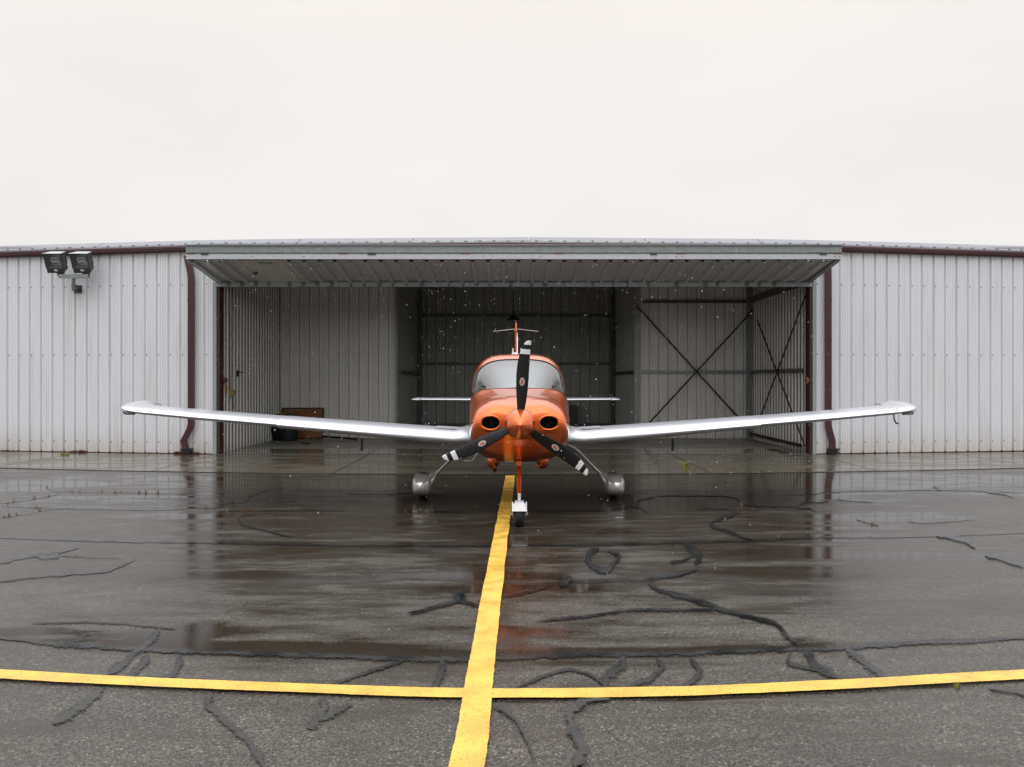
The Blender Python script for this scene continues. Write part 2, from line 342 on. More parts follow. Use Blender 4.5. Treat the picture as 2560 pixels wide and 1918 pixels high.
# the long tar seams and the short cracks, traced on the pavement (px of the photograph -> ground)
TAR = [
 ([(0,1258),(50,1252),(97,1245),(136,1236),(152,1231)],5),
 ([(117,1218),(128,1226),(159,1228),(334,1232),(472,1235)],3),
 ([(0,1266),(156,1270),(350,1275),(474,1270),(544,1269),(575,1258),(607,1256),(638,1237),(684,1222),(712,1222)],4.5),
 ([(0,1297),(23,1291),(78,1283),(117,1274),(156,1272)],4),
 ([(-60,1343),(0,1345),(156,1350),(311,1354),(505,1357),(661,1361),(860,1364),(1054,1366),(1229,1365),(1443,1364),(1720,1357),(1875,1353),(2030,1345),(2283,1342),(2560,1333),(2640,1330)],5),
 ([(564,1274),(599,1277),(860,1277)],3),
 ([(638,1287),(603,1291),(597,1303),(610,1314),(638,1322),(660,1326)],5),
 ([(657,1326),(690,1335),(735,1344)],4.5),
 ([(0,1410),(40,1399),(93,1390),(144,1383),(198,1370)],6), ([(93,1386),(118,1392),(150,1389)],15), ([(144,1389),(230,1395),(300,1397)],2.5),
 ([(-40,1458),(0,1455),(97,1443),(249,1431),(295,1419),(342,1398)],6),
 ([(-60,1596),(0,1597),(175,1613),(350,1624),(583,1634),(860,1642),(1015,1650),(1237,1648),(1404,1640),(1720,1635),(1972,1624),(2069,1624),(2205,1613),(2439,1603),(2560,1595),(2640,1590)],11),
 ([(78,1560),(249,1558),(408,1570),(440,1574)],5),
 ([(400,1572),(380,1600),(330,1640),(268,1690)],20), ([(373,1640),(345,1672),(318,1700)],25), ([(262,1712),(225,1752),(180,1785),(132,1811)],26),
 ([(447,1640),(449,1665),(424,1700)],18),
 ([(528,1727),(523,1768),(564,1803),(603,1842),(638,1877),(660,1925)],22),
 ([(800,1745),(812,1775),(790,1805),(768,1824)],27), ([(880,1762),(840,1780),(805,1800)],18),
 ([(830,1715),(860,1704),(930,1679),(1008,1655)],10), ([(1103,1652),(1101,1694),(1078,1726)],22),
 ([(1288,1725),(1346,1698),(1404,1679),(1463,1685),(1501,1706),(1517,1725)],9),
 ([(1552,1644),(1556,1667),(1520,1692),(1515,1724)],22), ([(1641,1650),(1655,1671),(1625,1698),(1571,1723)],15),
 ([(1723,1648),(1749,1678),(1731,1706),(1702,1720)],15),
 ([(1978,1632),(1972,1659),(2030,1675),(2089,1694),(2165,1704)],11), ([(2011,1632),(2036,1664),(2085,1690)],22), ([(2116,1626),(2155,1652),(2210,1696)],22),
 ([(1745,1424),(1680,1440),(1628,1450),(1632,1468),(1677,1487),(1720,1497),(1797,1524),(1856,1540),(1933,1561),(1964,1589),(1994,1618)],13),
 ([(1340,1556),(1410,1549),(1482,1542),(1540,1532),(1599,1528),(1720,1528),(1797,1526)],7),
 ([(1498,1374),(1474,1385),(1470,1402),(1492,1424),(1520,1430),(1536,1412),(1545,1392),(1520,1378)],14),
 ([(1712,1362),(1739,1380),(1748,1398),(1738,1414)],18), ([(1735,1392),(1705,1404),(1676,1410)],9),
 ([(1737,1273),(1790,1273),(1820,1274),(1852,1289)],4), ([(1826,1276),(1835,1288),(1778,1310),(1800,1324),(1828,1334),(1880,1352)],8),
 ([(1640,1240),(1700,1239),(1828,1242),(1867,1264),(1995,1270),(2046,1279)],5), ([(1949,1237),(2034,1235),(2089,1229),(2322,1225),(2560,1231)],2.6),
 ([(2334,1213),(2350,1224)],10), ([(1995,1270),(2007,1258),(2073,1254)],4), ([(2089,1248),(2130,1252),(2186,1255)],4),
 ([(2264,1301),(2314,1308),(2439,1298)],3), ([(2139,1296),(2165,1306),(2198,1314)],4), ([(2466,1231),(2505,1235),(2536,1245)],4),
 ([(2340,1340),(2376,1345),(2419,1357),(2439,1371)],11), ([(2462,1388),(2510,1402),(2560,1421)],9),
 ([(1190,1510),(1257,1495),(1327,1482),(1385,1464)],4), ([(1400,1468),(1418,1456),(1430,1446)],26), ([(1425,1455),(1520,1453),(1599,1452),(1634,1448)],4),
 ([(1020,1538),(1060,1530),(1110,1516),(1150,1508),(1200,1518)],9), ([(1146,1506),(1150,1478)],30),
 ([(1470,1756),(1432,1772),(1420,1795),(1432,1825),(1449,1855),(1449,1885),(1438,1925)],32), ([(1446,1762),(1480,1755),(1525,1753)],9),
 ([(1229,1764),(1284,1799),(1319,1858),(1338,1915)],8), ([(2470,1722),(2510,1730),(2575,1742)],11),
 ([(1000,1278),(1047,1280),(1163,1281)],3), ([(1319,1279),(1501,1277),(1587,1268),(1630,1285)],4), ([(1587,1268),(1598,1250),(1640,1241)],5),
 ([(860,1233),(1000,1236),(1120,1238)],2.5), ([(150,1156+80),(60,1225),(171,1185)],2),
]
PUD = [(470,1196,110,5,.5),(60,1215,150,13,.5),(420,1291,140,7,.5),(580,1284,70,9,.5),(300,1213,190,6,.35),
 (1290,1222,800,42,.34),(1290,1262,520,18,.2),(2230,1200,430,18,.5),(2260,1294,190,12,.4),(2050,1310,180,26,.25),
 (800,1381,330,14,.42),(430,1375,110,14,.30),(1200,1420,120,36,.36),(650,1437,120,11,.62),(860,1449,130,9,.5),(440,1438,170,10,.25),(160,1430,140,12,.2),
 (1460,1400,90,30,.25),(1880,1432,260,15,.55),(1990,1385,260,14,.4),(1960,1475,170,14,.38),(2350,1390,160,10,.3),(2200,1440,300,8,.3),
 (90,1577,120,10,.6),(330,1592,190,20,.6),(500,1575,60,26,.45),(800,1624,310,17,.75),(700,1612,110,14,.5),(900,1610,60,14,.4),(1080,1640,200,11,.6),(560,1620,200,16,.7),(400,1612,120,16,.6),
 (1250,1560,24,46,.34),(1285,1605,46,22,.36),(1260,1500,50,22,.15),(1500,1628,330,8,.5),(1900,1618,200,9,.45),(2015,1606,50,14,.5),(2120,1560,90,30,-.05),
 (1440,1455,70,18,.35),(1480,1660,400,6,.3),(950,1695,50,16,.3),(1060,1690,50,24,.3),(930,1815,120,52,.5),(1750,1831,34,9,.55),(30,1815,80,50,.35),(640,1900,90,30,.12),
 (1900,1751,260,7,.6),(2430,1722,170,7,.5),(1150,1757,220,6,.5),(2450,1895,140,30,.3),(1300,1470,240,12,.25),(1350,1130+310,330,8,.4),(1040,1440,130,9,.4)]
def seg_dist(px, py, poly, sy):
    d = np.full(px.shape, 1e9)
    for (x0, y0), (x1, y1) in zip(poly[:-1], poly[1:]):
        dx, dy = x1-x0, (y1-y0)*sy; L2 = dx*dx+dy*dy
        t = np.clip(((px-x0)*dx+(py-y0)*sy*dy)/L2, 0, 1)
        d = np.minimum(d, np.hypot(px-x0-t*dx, (py-y0)*sy-t*dy))
    return d
def build_asphalt():
    nx, ny = 460, 330
    xs = np.linspace(-21, 21, nx)
    t = np.linspace(0, 1, ny)
    X = np.repeat(xs[None, :], ny, 0)
    Ed = 14.42+.0115*X*X-.02
    T = t[:, None]
    Y = 2.2*np.exp(T*np.log(Ed/2.2)); Y[0, :] = -8.0
    Z = np.zeros_like(X)
    D = np.maximum(Y, .5)
    px = 1280+X/D*FPX; py = HY+CAMZ/D*FPX
    wet = np.full(X.shape, .10)
    wet += .24*np.clip((Y-4.8)/6, 0, 1)-.22*np.clip((5.2-Y)/1.4, 0, 1)
    wet += .13*np.clip(1.25-np.abs(X)/5.5, 0, 1)*np.clip((Y-4.6)/1.5, 0, 1)
    # shallow hollows given on the pavement plan
    for (cx, cy, rx, ry, s) in PUD:
        g = G(cx, cy); g2 = G(cx, cy+ry); g3 = G(cx, cy-ry)
        wx = rx/FPX*g.y; wy = abs(g3.y-g2.y)/2
        q = ((X-g.x)/wx)**2+((Y-g.y)/wy)**2
        wet += s*np.clip(1.5-q*.9, 0, 1)
    ok = Y > 2
    for k, amp, hw in ((4, .36, 14), (12, .55, 26)):
        d = seg_dist(px, py, TAR[k][0], 1.0); wet += amp*np.clip(1-d/hw, 0, 1)*ok
    v = np.stack([X, Y, Z], -1).reshape(-1, 3)
    i = np.arange((ny-1)*(nx-1)); r = i//(nx-1); c = i % (nx-1); a = r*nx+c
    f = np.stack([a, a+1, a+nx+1, a+nx], -1)
    me = bpy.data.meshes.new('asphalt')
    me.vertices.add(len(v)); me.vertices.foreach_set('co', v.ravel().astype(np.float32))
    me.loops.add(len(f)*4); me.loops.foreach_set('vertex_index', f.ravel().astype(np.int32))
    me.polygons.add(len(f)); me.polygons.foreach_set('loop_start', (np.arange(len(f))*4).astype(np.int32))
    me.update(calc_edges=True)
    at = me.attributes.new('wet', 'FLOAT', 'POINT'); at.data.foreach_set('value', wet.ravel().astype(np.float32))
    me.materials.append(M['asphalt'])
    return link('asphalt_pavement', me, kind='structure')
asph = build_asphalt()

def crom(pts, n=6):
    P = [Vector((*p, 0)) for p in pts]
    if len(P) < 3: return [P[0].lerp(P[-1], i/8) for i in range(9)]
    P = [P[0]*2-P[1]]+P+[P[-1]*2-P[-2]]; out = []
    for i in range(1, len(P)-2):
        a, b, c, d = P[i-1:i+3]
        L = (c-b).length; k = max(4, int(L/5))
        for j in range(k):
            t = j/k
            out.append(.5*((2*b)+(c-a)*t+(2*a-5*b+4*c-d)*t*t+(3*b-a-3*c+d)*t**3))
    out.append(P[-2]); return out
def ribbon(name, pts, w, z, m, parent, jit=.3, taper=True, **k_):
    C = crom(pts); L, Rr = [], []
    n = len(C)
    for i, p in enumerate(C):
        t = (C[min(i+1, n-1)]-C[max(i-1, 0)]); t.z = 0; t.normalize(); nn = Vector((-t.y, t.x, 0))
        f = 1.02+jit*mnoise.noise(Vector((p.x*.03, p.y*.05, w*3.1)))*2.0+.16*mnoise.noise(Vector((p.x*.16, p.y*.22, 4))); f2 = 1.02+jit*mnoise.noise(Vector((p.x*.03, p.y*.05, w*3.1+9)))*2.0+.16*mnoise.noise(Vector((p.x*.16, p.y*.22, 14)))
        e = min(1, .25+min(i, n-1-i)/max(1, n*.12)) if taper else 1
        A = p+nn*w/2*f*e; Bp = p-nn*w/2*f2*e
        for q, lst in ((A, L), (Bp, Rr)):
            q.y = max(q.y, 1189 if False else HY+60)
            lst.append(G(q.x, q.y, 0).xy.to_3d()+Vector((0, 0, z)))
    v = []; f = []; ed = []
    for i in range(n):
        q = .42
        v += [L[i], L[i].lerp(Rr[i], q), L[i].lerp(Rr[i], 1-q), Rr[i]]; ed += [0, 1, 1, 0]
    for i in range(n-1):
        for k in range(3): f.append((4*i+k, 4*i+k+1, 4*i+5+k, 4*i+4+k))
    o = obj(name, (v, f), m, parent, fix=False, **k_)
    at = o.data.attributes.new('edge', 'FLOAT', 'POINT'); at.data.foreach_set('value', ed)
    if o.data.polygons and o.data.polygons[0].normal.z < 0: o.data.flip_normals()
    return o
for i, (pts, w) in enumerate(TAR[:-1]):
    ribbon('tar_seam', pts, w*(1.7 if i == 12 else 1.5 if i == 4 else 1.3), .0026+i*.00022, M['tar'], asph)

def stripe(name, A, w0, w1, z, label):
    """A: centreline points on the ground (Vectors), painted stripe with slightly ragged edges"""
    pts = []
    for a, b in zip(A[:-1], A[1:]):
        k = max(2, int((b-a).length/.06))
        pts += [a.lerp(b, j/k) for j in range(k)]
    pts.append(A[-1]); v = []; f = []; n = len(pts)
    for i, p in enumerate(pts):
        t = (pts[min(i+4, n-1)]-pts[max(i-4, 0)]); t.z = 0; t.normalize(); nn = Vector((-t.y, t.x, 0))
        w = w0+(w1-w0)*i/(n-1)
        a = mnoise.noise(p*1.7)*.008+mnoise.noise(p*14)*.004; b = mnoise.noise(p*1.7+Vector((9, 9, 0)))*.008+mnoise.noise(p*15+Vector((3, 3, 3)))*.004
        l = p+nn*(w/2+a); r = p-nn*(w/2+b); l.z = r.z = z; v += [l, l.lerp(r, .05), l.lerp(r, .95), r]
    for i in range(n-1):
        for k in range(3): f.append((4*i+k, 4*i+4+k, 4*i+5+k, 4*i+k+1))
    o = obj(name, (v, f), M['line'], asph, label=label, fix=False)
    if o.data.polygons[0].normal.z < 0: o.data.flip_normals()
    at = o.data.attributes.new('edge', 'FLOAT', 'POINT'); at.data.foreach_set('value', [0, 1, 1, 0]*n)
    return o
cl = [(1112,2080),(1168,1918),(1196,1735),(1219,1560),(1243,1400),(1262,1280),(1276,1191)]
stripe('painted_line', [G(*p) for p in cl], .152, .165, .0165, 'yellow lead-in line running under the plane to the hangar')
hl = [(-160,1678),(0,1690.5),(214,1703),(428,1714),(644,1722),(860,1730),(1030,1736),(1200,1740),(1460,1739),(1720,1734.5),(1920,1726),(2126,1716),(2340,1704),(2560,1692),(2720,1681)]
hp = [G(*p) for p in hl]
stripe('painted_line', hp, .128, .132, .0150, 'yellow line crossing the foreground from side to side')

# apron of concrete slabs
joints = [-19.6, -16.3, -13.0, -9.7, -6.5, -3.15, .15, 3.5, 6.6, 9.85, 13.1, 16.4, 19.6]
apron = empty('concrete_apron', (0, 16.4, 0), 'strip of wet concrete slabs in front of the hangar', 'apron'); del apron['category'], apron['label']; apron['kind'] = 'structure'
for a, c in zip(joints[:-1], joints[1:]):
    bb = B(); k = 6; top = []; bot = []
    g = .012
    xs = [a+g+(c-a-2*g)*i/k for i in range(k+1)]
    ring = [(x, edge_d(x)+.015) for x in xs]+[(x, front(x)-.01) for x in xs[::-1]]
    n = len(ring); z1 = .010
    v = [(x, y, z1) for x, y in ring]+[(x, y, -.12) for x, y in ring]
    f = [tuple(range(n))]+[(i, (i+1) % n, n+(i+1) % n, n+i) for i in range(n)]
    bb.add(v, f); mk('concrete_slab', bb, M['apron'], apron)
b = B()
xs = [-20+i*.5 for i in range(81)]
for a, c in zip(xs[:-1], xs[1:]):
    if abs(a) < 21: b.add([(a, edge_d(a)-.03, .0045), (c, edge_d(c)-.03, .0045), (c, edge_d(c)+.018, .0045), (a, edge_d(a)+.018, .0045)], [(0, 1, 2, 3)])
tj = mk('tar_joint', b, M['tar'], apron); at = tj.data.attributes.new('edge', 'FLOAT', 'POINT'); at.data.foreach_set('value', [1.0]*len(tj.data.vertices))

# ------------------------------------------------------------------ hangar
HB = Vector((0, 18.26, 0))
hang = empty('hangar', HB, 'long pale ribbed metal hangar with its wide door folded up open', 'hangar')
XL, XR = -6.50, 6.62        # door opening
def profile(width, ribs, depth, beads=(.42, .60, .80), rw=.21, bd=.006):
    """sheet profile along x, y>0 = groove depth direction"""
    p = width/ribs; pts = []
    for r in range(ribs):
        x = r*p
        pts += [(x+.001, 0), (x+.002+p*.035, depth), (x+p*(rw-.035), depth), (x+p*rw, 0)]
        for q in beads:
            pts += [(x+p*q-.006, 0), (x+p*q, bd), (x+p*q+.006, 0)]
    pts.append((width-.001, 0)); pts.append((width-.001, .004)); return pts
def sheet_mesh(name, width, ribs, h, depth, mats, screws=(), beads=(.42, .60, .80), rw=.21, bd=.006):
    pr = profile(width, ribs, depth, beads, rw, bd); bb = B(); n = len(pr)
    bb.add([(x, y, 0) for x, y in pr]+[(x, y, h) for x, y in pr], [(i, i+1, n+i+1, n+i) for i in range(n-1)])
    p = width/ribs
    for z in screws:
        for r in range(ribs):
            x = r*p+p*(rw+.05); bb.box(x-.010, x+.010, -.010, -.001, z-.010, z+.010, 1)
    return mesh_of(name, bb.vf(), mats, None, bb.m)
EAVE = 4.60
PWL = .86
wm = sheet_mesh('wall_panel', PWL, 3, EAVE-.03, .052, [M['wall'], M['dark']], (.24, 2.19, 3.74), rw=.22, bd=.012)
sl_ = math.atan(.155)
for side in (-1, 1):
    for i in range(9):
        s = 6.62+i*PWL*math.cos(sl_) if side > 0 else 6.50+(i+1)*PWL*math.cos(sl_)
        if side > 0:
            X = 6.66+i*PWL*math.cos(sl_); Y = 18.26+.155*(X-6.62)
            link('wall_panel', wm, hang, (X, Y, .025), rot=(0, 0, sl_))
        else:
            X = -6.54-(i+1)*PWL*math.cos(sl_); Y = 18.26+.155*(-X-6.54)
            link('wall_panel', wm, hang, (X, Y, .025), rot=(0, 0, -sl_))
# base trims, dark line under the sheets
for sx, x0 in ((-1, -6.54), (1, 6.66)):
    x1 = x0+sx*7.8
    mk('base_trim', B().bar((x0, 18.30, .022), (x1, 18.30+.155*7.8, .022), .05, .03), M['rust'], hang)
# door jamb trims
mk('door_jamb', B().box(-6.585, -6.502, 18.21, 18.33, .012, 3.80), M['trim'], hang)
mk('door_jamb', B().box(6.615, 6.695, 18.21, 18.33, .012, 3.80), M['trim'], hang)
for x in (-6.495, 6.55):
    b = B(); b.box(x, x+.062, 18.22, 18.44, .03, 3.9); b.box(x-.01 if x < 0 else x+.04, x+.022 if x < 0 else x+.075, 18.45, 18.60, .03, 3.9)
    mk('door_column', b, M['rust'], hang)
# header wall behind the folded door
mk('header_wall', B().box(-6.6, 6.7, 18.30, 18.36, 3.86, 4.62), M['wall'], hang)
# eave gutter with slight settlement
EX = [-14.6, -6.55, -3.2, 0, 3.2, 6.6, 14.6]
def ez(X): return 4.60+.055*max(0, 1-abs(X)/6.6) - .004*max(0, abs(X)-6.6)
def gutter():
    bb = B(); prof = [(-.135, .0), (-.14, -.045), (-.12, -.05), (-.12, -.085), (-.10, -.115), (.0, -.115), (.0, .0), (-.02, .0), (-.02, -.09), (-.10, -.09), (-.115, .0)]
    rings = [[(x, front(x)+a, ez(x)+z) for a, z in prof] for x in EX]
    bb.loft(rings); return bb
mk('gutter', gutter(), M['maroon'], hang)
# roof sheets
RW = .93; RL = 3.4; RS = .171
def roof_mesh():
    bb = B(); p = RW/3; pts = []
    for r in range(3):
        x = r*p; pts += [(x, 0), (x+.09, 0), (x+.105, .026), (x+.145, .026), (x+.16, 0)]
    pts.append((RW-.002, 0)); n = len(pts)
    v = [(x, 0, z) for x, z in pts]+[(x, RL, z+RL*RS) for x, z in pts]
    bb.add(v, [(i, i+1, n+i+1, n+i) for i in range(n-1)])
    bb.add([(0, -.004, -.05), (RW-.002, -.004, -.05), (RW-.002, -.004, -.001), (0, -.004, -.001)], [(0, 1, 2, 3)])
    for r in range(3):
        x = r*p; bb.add([(x+.085, -.008, -.002), (x+.165, -.008, -.002), (x+.146, -.008, .027), (x+.104, -.008, .027)], [(0, 1, 2, 3)], 1)
    return mesh_of('roof_panel', bb.vf(), [M['roof'], M['galv']], None, bb.m)
rm = roof_mesh()
for i in range(-16, 16):
    x = i*RW+.1; xm = x+RW/2
    a = 0 if abs(xm) < 6.6 else math.copysign(sl_, xm)
    link('roof_panel', rm, hang, (x, front(x)-.05, ez(xm)+.045), rot=(0, 0, a))
seams = [-16.9, -14.0, -11.1, -8.45, -5.6, -2.6, .44, 3.5, 6.5, 9.4, 12.1, 15.1, 18]
for a, c in zip(seams[:-1], seams[1:]):
    bb = B(); a2, c2 = a+.012, c-.012
    def rp(x, dy, dz): return (x, front(x*.9)+3.36+dy, ez(x*.9)+.045+3.36*RS+dz)
    bb.add([rp(a2, 0, .02), rp(c2, 0, .02), rp(c2, .45, .185), rp(a2, .45, .185), rp(a2, .02, -.1), rp(c2, .02, -.1), rp(c2, 1.0, -.1), rp(a2, 1.0, -.1)],
           [(0, 1, 2, 3), (0, 1, 5, 4), (3, 2, 6, 7), (0, 3, 7, 4), (1, 2, 6, 5)])
    mk('ridge_cap', bb, M['cap'], hang)
mk('rear_roof', B().add([(-17, 22.5, 5.26), (17, 22.5, 5.26), (17, 33, 5.15), (-17, 33, 5.15), (-17, 22.5, 5.1), (17, 22.5, 5.1), (17, 33, 5.08), (-17, 33, 5.08)],
   [(0, 1, 2, 3), (4, 7, 6, 5), (0, 4, 5, 1), (3, 2, 6, 7), (0, 3, 7, 4), (1, 5, 6, 2)]), M['roof'], hang)
# interior liner walls
def liner(x0, y0, x1, y1, h, n, ribs, z0=.02, dep=.075, m='liner', rw=.17):
    L = math.hypot(x1-x0, y1-y0); w = L/n; a = math.atan2(y1-y0, x1-x0)
    me = sheet_mesh('liner_panel', w, ribs, h, dep, [M[m], M['darkpan']], (), (.42, .62, .82) if dep > 0 else (), rw, .014)
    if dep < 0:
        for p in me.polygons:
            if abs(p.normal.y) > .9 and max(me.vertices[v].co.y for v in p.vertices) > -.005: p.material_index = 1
    for i in range(n):
        link('liner_panel', me, hang, (x0+(x1-x0)*i/n, y0+(y1-y0)*i/n, z0), rot=(0, 0, a))
YB = 23.1; YR = 28.0
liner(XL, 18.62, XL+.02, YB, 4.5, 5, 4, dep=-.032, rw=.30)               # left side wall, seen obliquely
liner(XL, YB, -3.19, YB, 4.6, 4, 3)                      # left back wall
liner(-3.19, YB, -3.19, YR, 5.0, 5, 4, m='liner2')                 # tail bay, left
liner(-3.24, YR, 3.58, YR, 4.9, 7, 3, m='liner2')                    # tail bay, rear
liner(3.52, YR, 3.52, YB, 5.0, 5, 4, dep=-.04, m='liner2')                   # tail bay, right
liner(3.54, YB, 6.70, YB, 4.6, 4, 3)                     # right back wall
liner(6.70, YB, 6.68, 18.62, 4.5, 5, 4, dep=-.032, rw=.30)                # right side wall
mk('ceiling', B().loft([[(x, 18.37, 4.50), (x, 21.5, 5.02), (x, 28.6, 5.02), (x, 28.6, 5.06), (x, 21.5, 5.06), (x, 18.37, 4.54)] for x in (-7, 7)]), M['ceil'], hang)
mk('rear_light_stop', B().box(-7, 7, 28.10, 28.16, 0, 5.0), M['ceil'], hang)  # unseen board added behind the rear liner to stop light leaking in
for x0, x1 in ((-6.64, -6.60), (-3.30, -3.27), (3.60, 3.63), (6.78, 6.82)):  # unseen boards behind the side liners, added to keep the bays light-tight
    mk('side_light_stop', B().box(x0, x1, 18.6 if abs(x0) > 5 else 23.2, 23.2 if abs(x0) > 5 else 28.1, 0, 4.60 if abs(x0) > 5 else 4.9), M['ceil'], hang)
# frames: girts, columns, rafters
def girt(x0, y0, x1, y1, z, h=.09, m='steel', name='girt'):
    b = B(); b.bar((x0, y0, z), (x1, y1, z), .055, h); b.bar((x0, y0, z-.035), (x1, y1, z-.035), .07, .02); mk(name, b, M[m], hang)
for z in (.14, 2.20, 3.83): girt(-3.10, YR-.06, 3.45, YR-.06, z)
for z in (1.87, 3.83): girt(3.62, YB-.06, 6.62, YB-.06, z, m='galv' if z < 3 else 'steel')
girt(6.60, YB-.1, 6.60, 18.8, 1.87); girt(6.60, YB-.1, 6.60, 18.7, 3.86, .16); girt(6.60, YB-.1, 6.56, 18.8, .17, .05, 'rust')
for z in (1.87,): girt(-3.11, YR-.1, -3.11, YB+.1, z); girt(3.44, YR-.1, 3.44, YB+.1, z)
for (x, y, w) in ((3.46, YB-.07, .13), (6.58, YB-.10, .13), (-3.22, YB-.05, .05), (-3.08, YR-.1, .12), (3.38, YR-.1, .12)):
    b = B(); b.box(x-w/2, x+w/2, y-.05, y+.04, .02, 4.7); mk('column', b, M['galv'] if y < 24 else M['steel'], hang)
for y, z in ((YB-.15, 4.62), (25.5, 4.72), (20.6, 4.66)):
    b = B(); b.box(-6.5, 6.6, y-.06, y+.06, z-.12, z+.12); b.box(-6.5, 6.6, y-.1, y+.1, z-.13, z-.12); mk('rafter', b, M['steel'], hang)
# cross bracing
def brace(a, c, r=.026):
    mk('cross_brace', B().bar(a, c, r*1.5, r*1.5), M['rust'], hang)
yb = YB-.16
A1, A2 = W(1592, 765, yb), W(1866, 1066, yb); brace(A1, A2)
B1, B2 = W(1884, 774, yb-.045), W(1601, 1082, yb-.045); brace(B1, B2)
def SW(px, py, X=6.55): d = X*FPX/(px-1280); return W(px, py, d)
brace(SW(2014, 738), SW(1902, 1040), .018); brace(SW(1893, 800, 6.50), SW(2012, 1115, 6.50), .018)
# floor slabs inside
flr = empty('hangar_floor', (0, 20, 0), 'x', 'x'); del flr['label'], flr['category']; flr['kind'] = 'structure'
for a, c in ((-6.5, -3.17), (-3.15, .14), (.16, 3.49), (3.51, 6.66)):
    mk('floor_slab', B().box(a, c, 18.24, 19.62, -.1, .022), M['innerwet'], flr)
    mk('floor_slab', B().box(a, c, 19.622, 23.2 if abs(a+c) > 6 else 28.1, -.1, .0225), M['inner'], flr)
mk('threshold_strip', B().box(-6.5, 6.62, 18.215, 18.24, .0, .024), M['apron'], flr)

# folded bifold door ---------------------------------------------------
DF = 16.45; XD0, XD1 = (465-1280)/FPX*DF, (2104-1280)/FPX*DF
door = obj('bifold_door', B().box(XD0+.01, XD1-.01, DF+.02, DF+.10, 4.14, 4.325).vf(), M['galv'], hang, label='hangar door folded up into a canopy over the opening')
b = B(); b.box(XD0, XD1, DF-.05, DF+.10, 4.314, 4.334); b.box(XD0, XD1, DF-.012, DF+.018, 4.178, 4.313)
mk('top_rail', b, M['galv'], door)
mk('lower_rail', B().box(XD0, XD1, DF-.02, DF+.09, 4.048, 4.142), M['galv2'], door)
b = B()
for x in (466, 630, 760, 1210, 1350, 1232, 1690, 1705, 2098, 2086): b.box((x-1280)/FPX*DF-.008, (x-1280)/FPX*DF+.008, DF-.026, DF-.02, 4.09, 4.106)
mk('bolts', b, M['dark'], door, kind='stuff')
mk('splice_plate', B().box((1209-1280)/FPX*DF, (1350-1280)/FPX*DF, DF-.026, DF-.0205, 4.052, 4.138), M['galv2'], door)
for x0, x1 in ((466, 485), (848, 869), (1154, 1174), (1387, 1407), (1692, 1714), (2085, 2103)):
    mk('hinge', B().box((x0-1280)/FPX*DF, (x1-1280)/FPX*DF, DF-.028, DF+.02, 4.146, 4.172), M['rustb'], door)
for x0, x1 in ((503, 521), (920, 940), (1625, 1642), (2048, 2066)):
    mk('hinge_bracket', B().box((x0-1280)/FPX*DF, (x1-1280)/FPX*DF, DF-.034, DF+.02, 4.128, 4.160), M['dark'], door)
LA = Vector((0, DF+.09, 4.062)); LB = Vector((0, 18.22, 3.815)); LD = (LB-LA); LL = LD.length; ang = math.atan2(LD.z, LD.y)
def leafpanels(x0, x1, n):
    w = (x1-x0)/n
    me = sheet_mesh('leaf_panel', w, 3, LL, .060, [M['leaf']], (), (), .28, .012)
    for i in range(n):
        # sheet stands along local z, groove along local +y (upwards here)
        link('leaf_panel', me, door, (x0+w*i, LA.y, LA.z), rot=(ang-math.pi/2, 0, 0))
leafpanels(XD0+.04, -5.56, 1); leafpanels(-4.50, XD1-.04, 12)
nrm = Vector((0, LD.z, -LD.y)).normalized()
if nrm.z > 0: nrm = -nrm
# walk door in the leaf
mid = (LA+LB)/2
def onleaf(x, s, off=0): return Vector((x, 0, 0))+LA+LD*s+nrm*off
wk = obj('walk_door', B().obox(onleaf(-5.04, .51, .002), (.425, 0, 0), LD*.475, nrm*.018).vf(), M['walk'], door)
fr = B()
fr.obox(onleaf(-5.51, .5, .005), (.035, 0, 0), LD*.5, nrm*.022); fr.obox(onleaf(-4.55, .5, .005), (.035, 0, 0), LD*.5, nrm*.022); fr.obox(onleaf(-5.03, .985, .012), (.44, 0, 0), LD*.012, nrm*.022)
mk('walk_door_frame', fr, M['walk'], door)
hd = B(); p = onleaf(-5.375, .50, .05); hd.obox(p, (.035, 0, 0), LD.normalized()*.012, nrm*.03); hd.obox(onleaf(-5.40, .47, .075), (.05, 0, 0), LD.normalized()*.01, nrm*.008); 
mk('door_handle', hd, M['dark'], door)
mk('upper_leaf', B().add([(XD0, DF+.1, 4.30), (XD1, DF+.1, 4.30), (XD1, 18.2, 4.47), (XD0, 18.2, 4.47), (XD0, DF+.1, 4.26), (XD1, DF+.1, 4.26), (XD1, 18.2, 4.42), (XD0, 18.2, 4.42)],
   [(0, 1, 2, 3), (4, 7, 6, 5), (0, 4, 5, 1), (3, 2, 6, 7), (0, 3, 7, 4), (1, 5, 6, 2)]), M['wall'], door)
for x in (XD0+.02, XD1-.02):
    b = B(); b.obox(Vector((x, 0, 0))+mid+nrm*.0, (.02, 0, 0), LD/2, nrm*.05); b.obox(Vector((x+(.04 if x < 0 else -.04), 0, 0))+mid+nrm*.035, (.03, 0, 0), LD/2, nrm*.008)
    mk('side_angle', b, M['galv'], door)
b = B(); b.box(XL+.0, XR-.04, 18.16, 18.24, 3.695, 3.80)
mk('bottom_rail', b, M['trim'], door)
b = B()
rr = random.Random(5)
x = XL+.25
while x < XR-.3:
    b.box(x, x+rr.uniform(.03, .09), 18.135, 18.158, 3.69+rr.uniform(0, .02), 3.795); x += rr.choice([.29, .31, .62, .45])
mk('rail_brackets', b, M['steel'], door, kind='stuff')
# vertical closure between leafs at the ends
for x in (XD0, XD1-.02):
    mk('end_truss', B().bar((x+.01, DF+.3, 4.10), (x+.01, 18.1, 4.40), .02, .05), M['galv'], door)
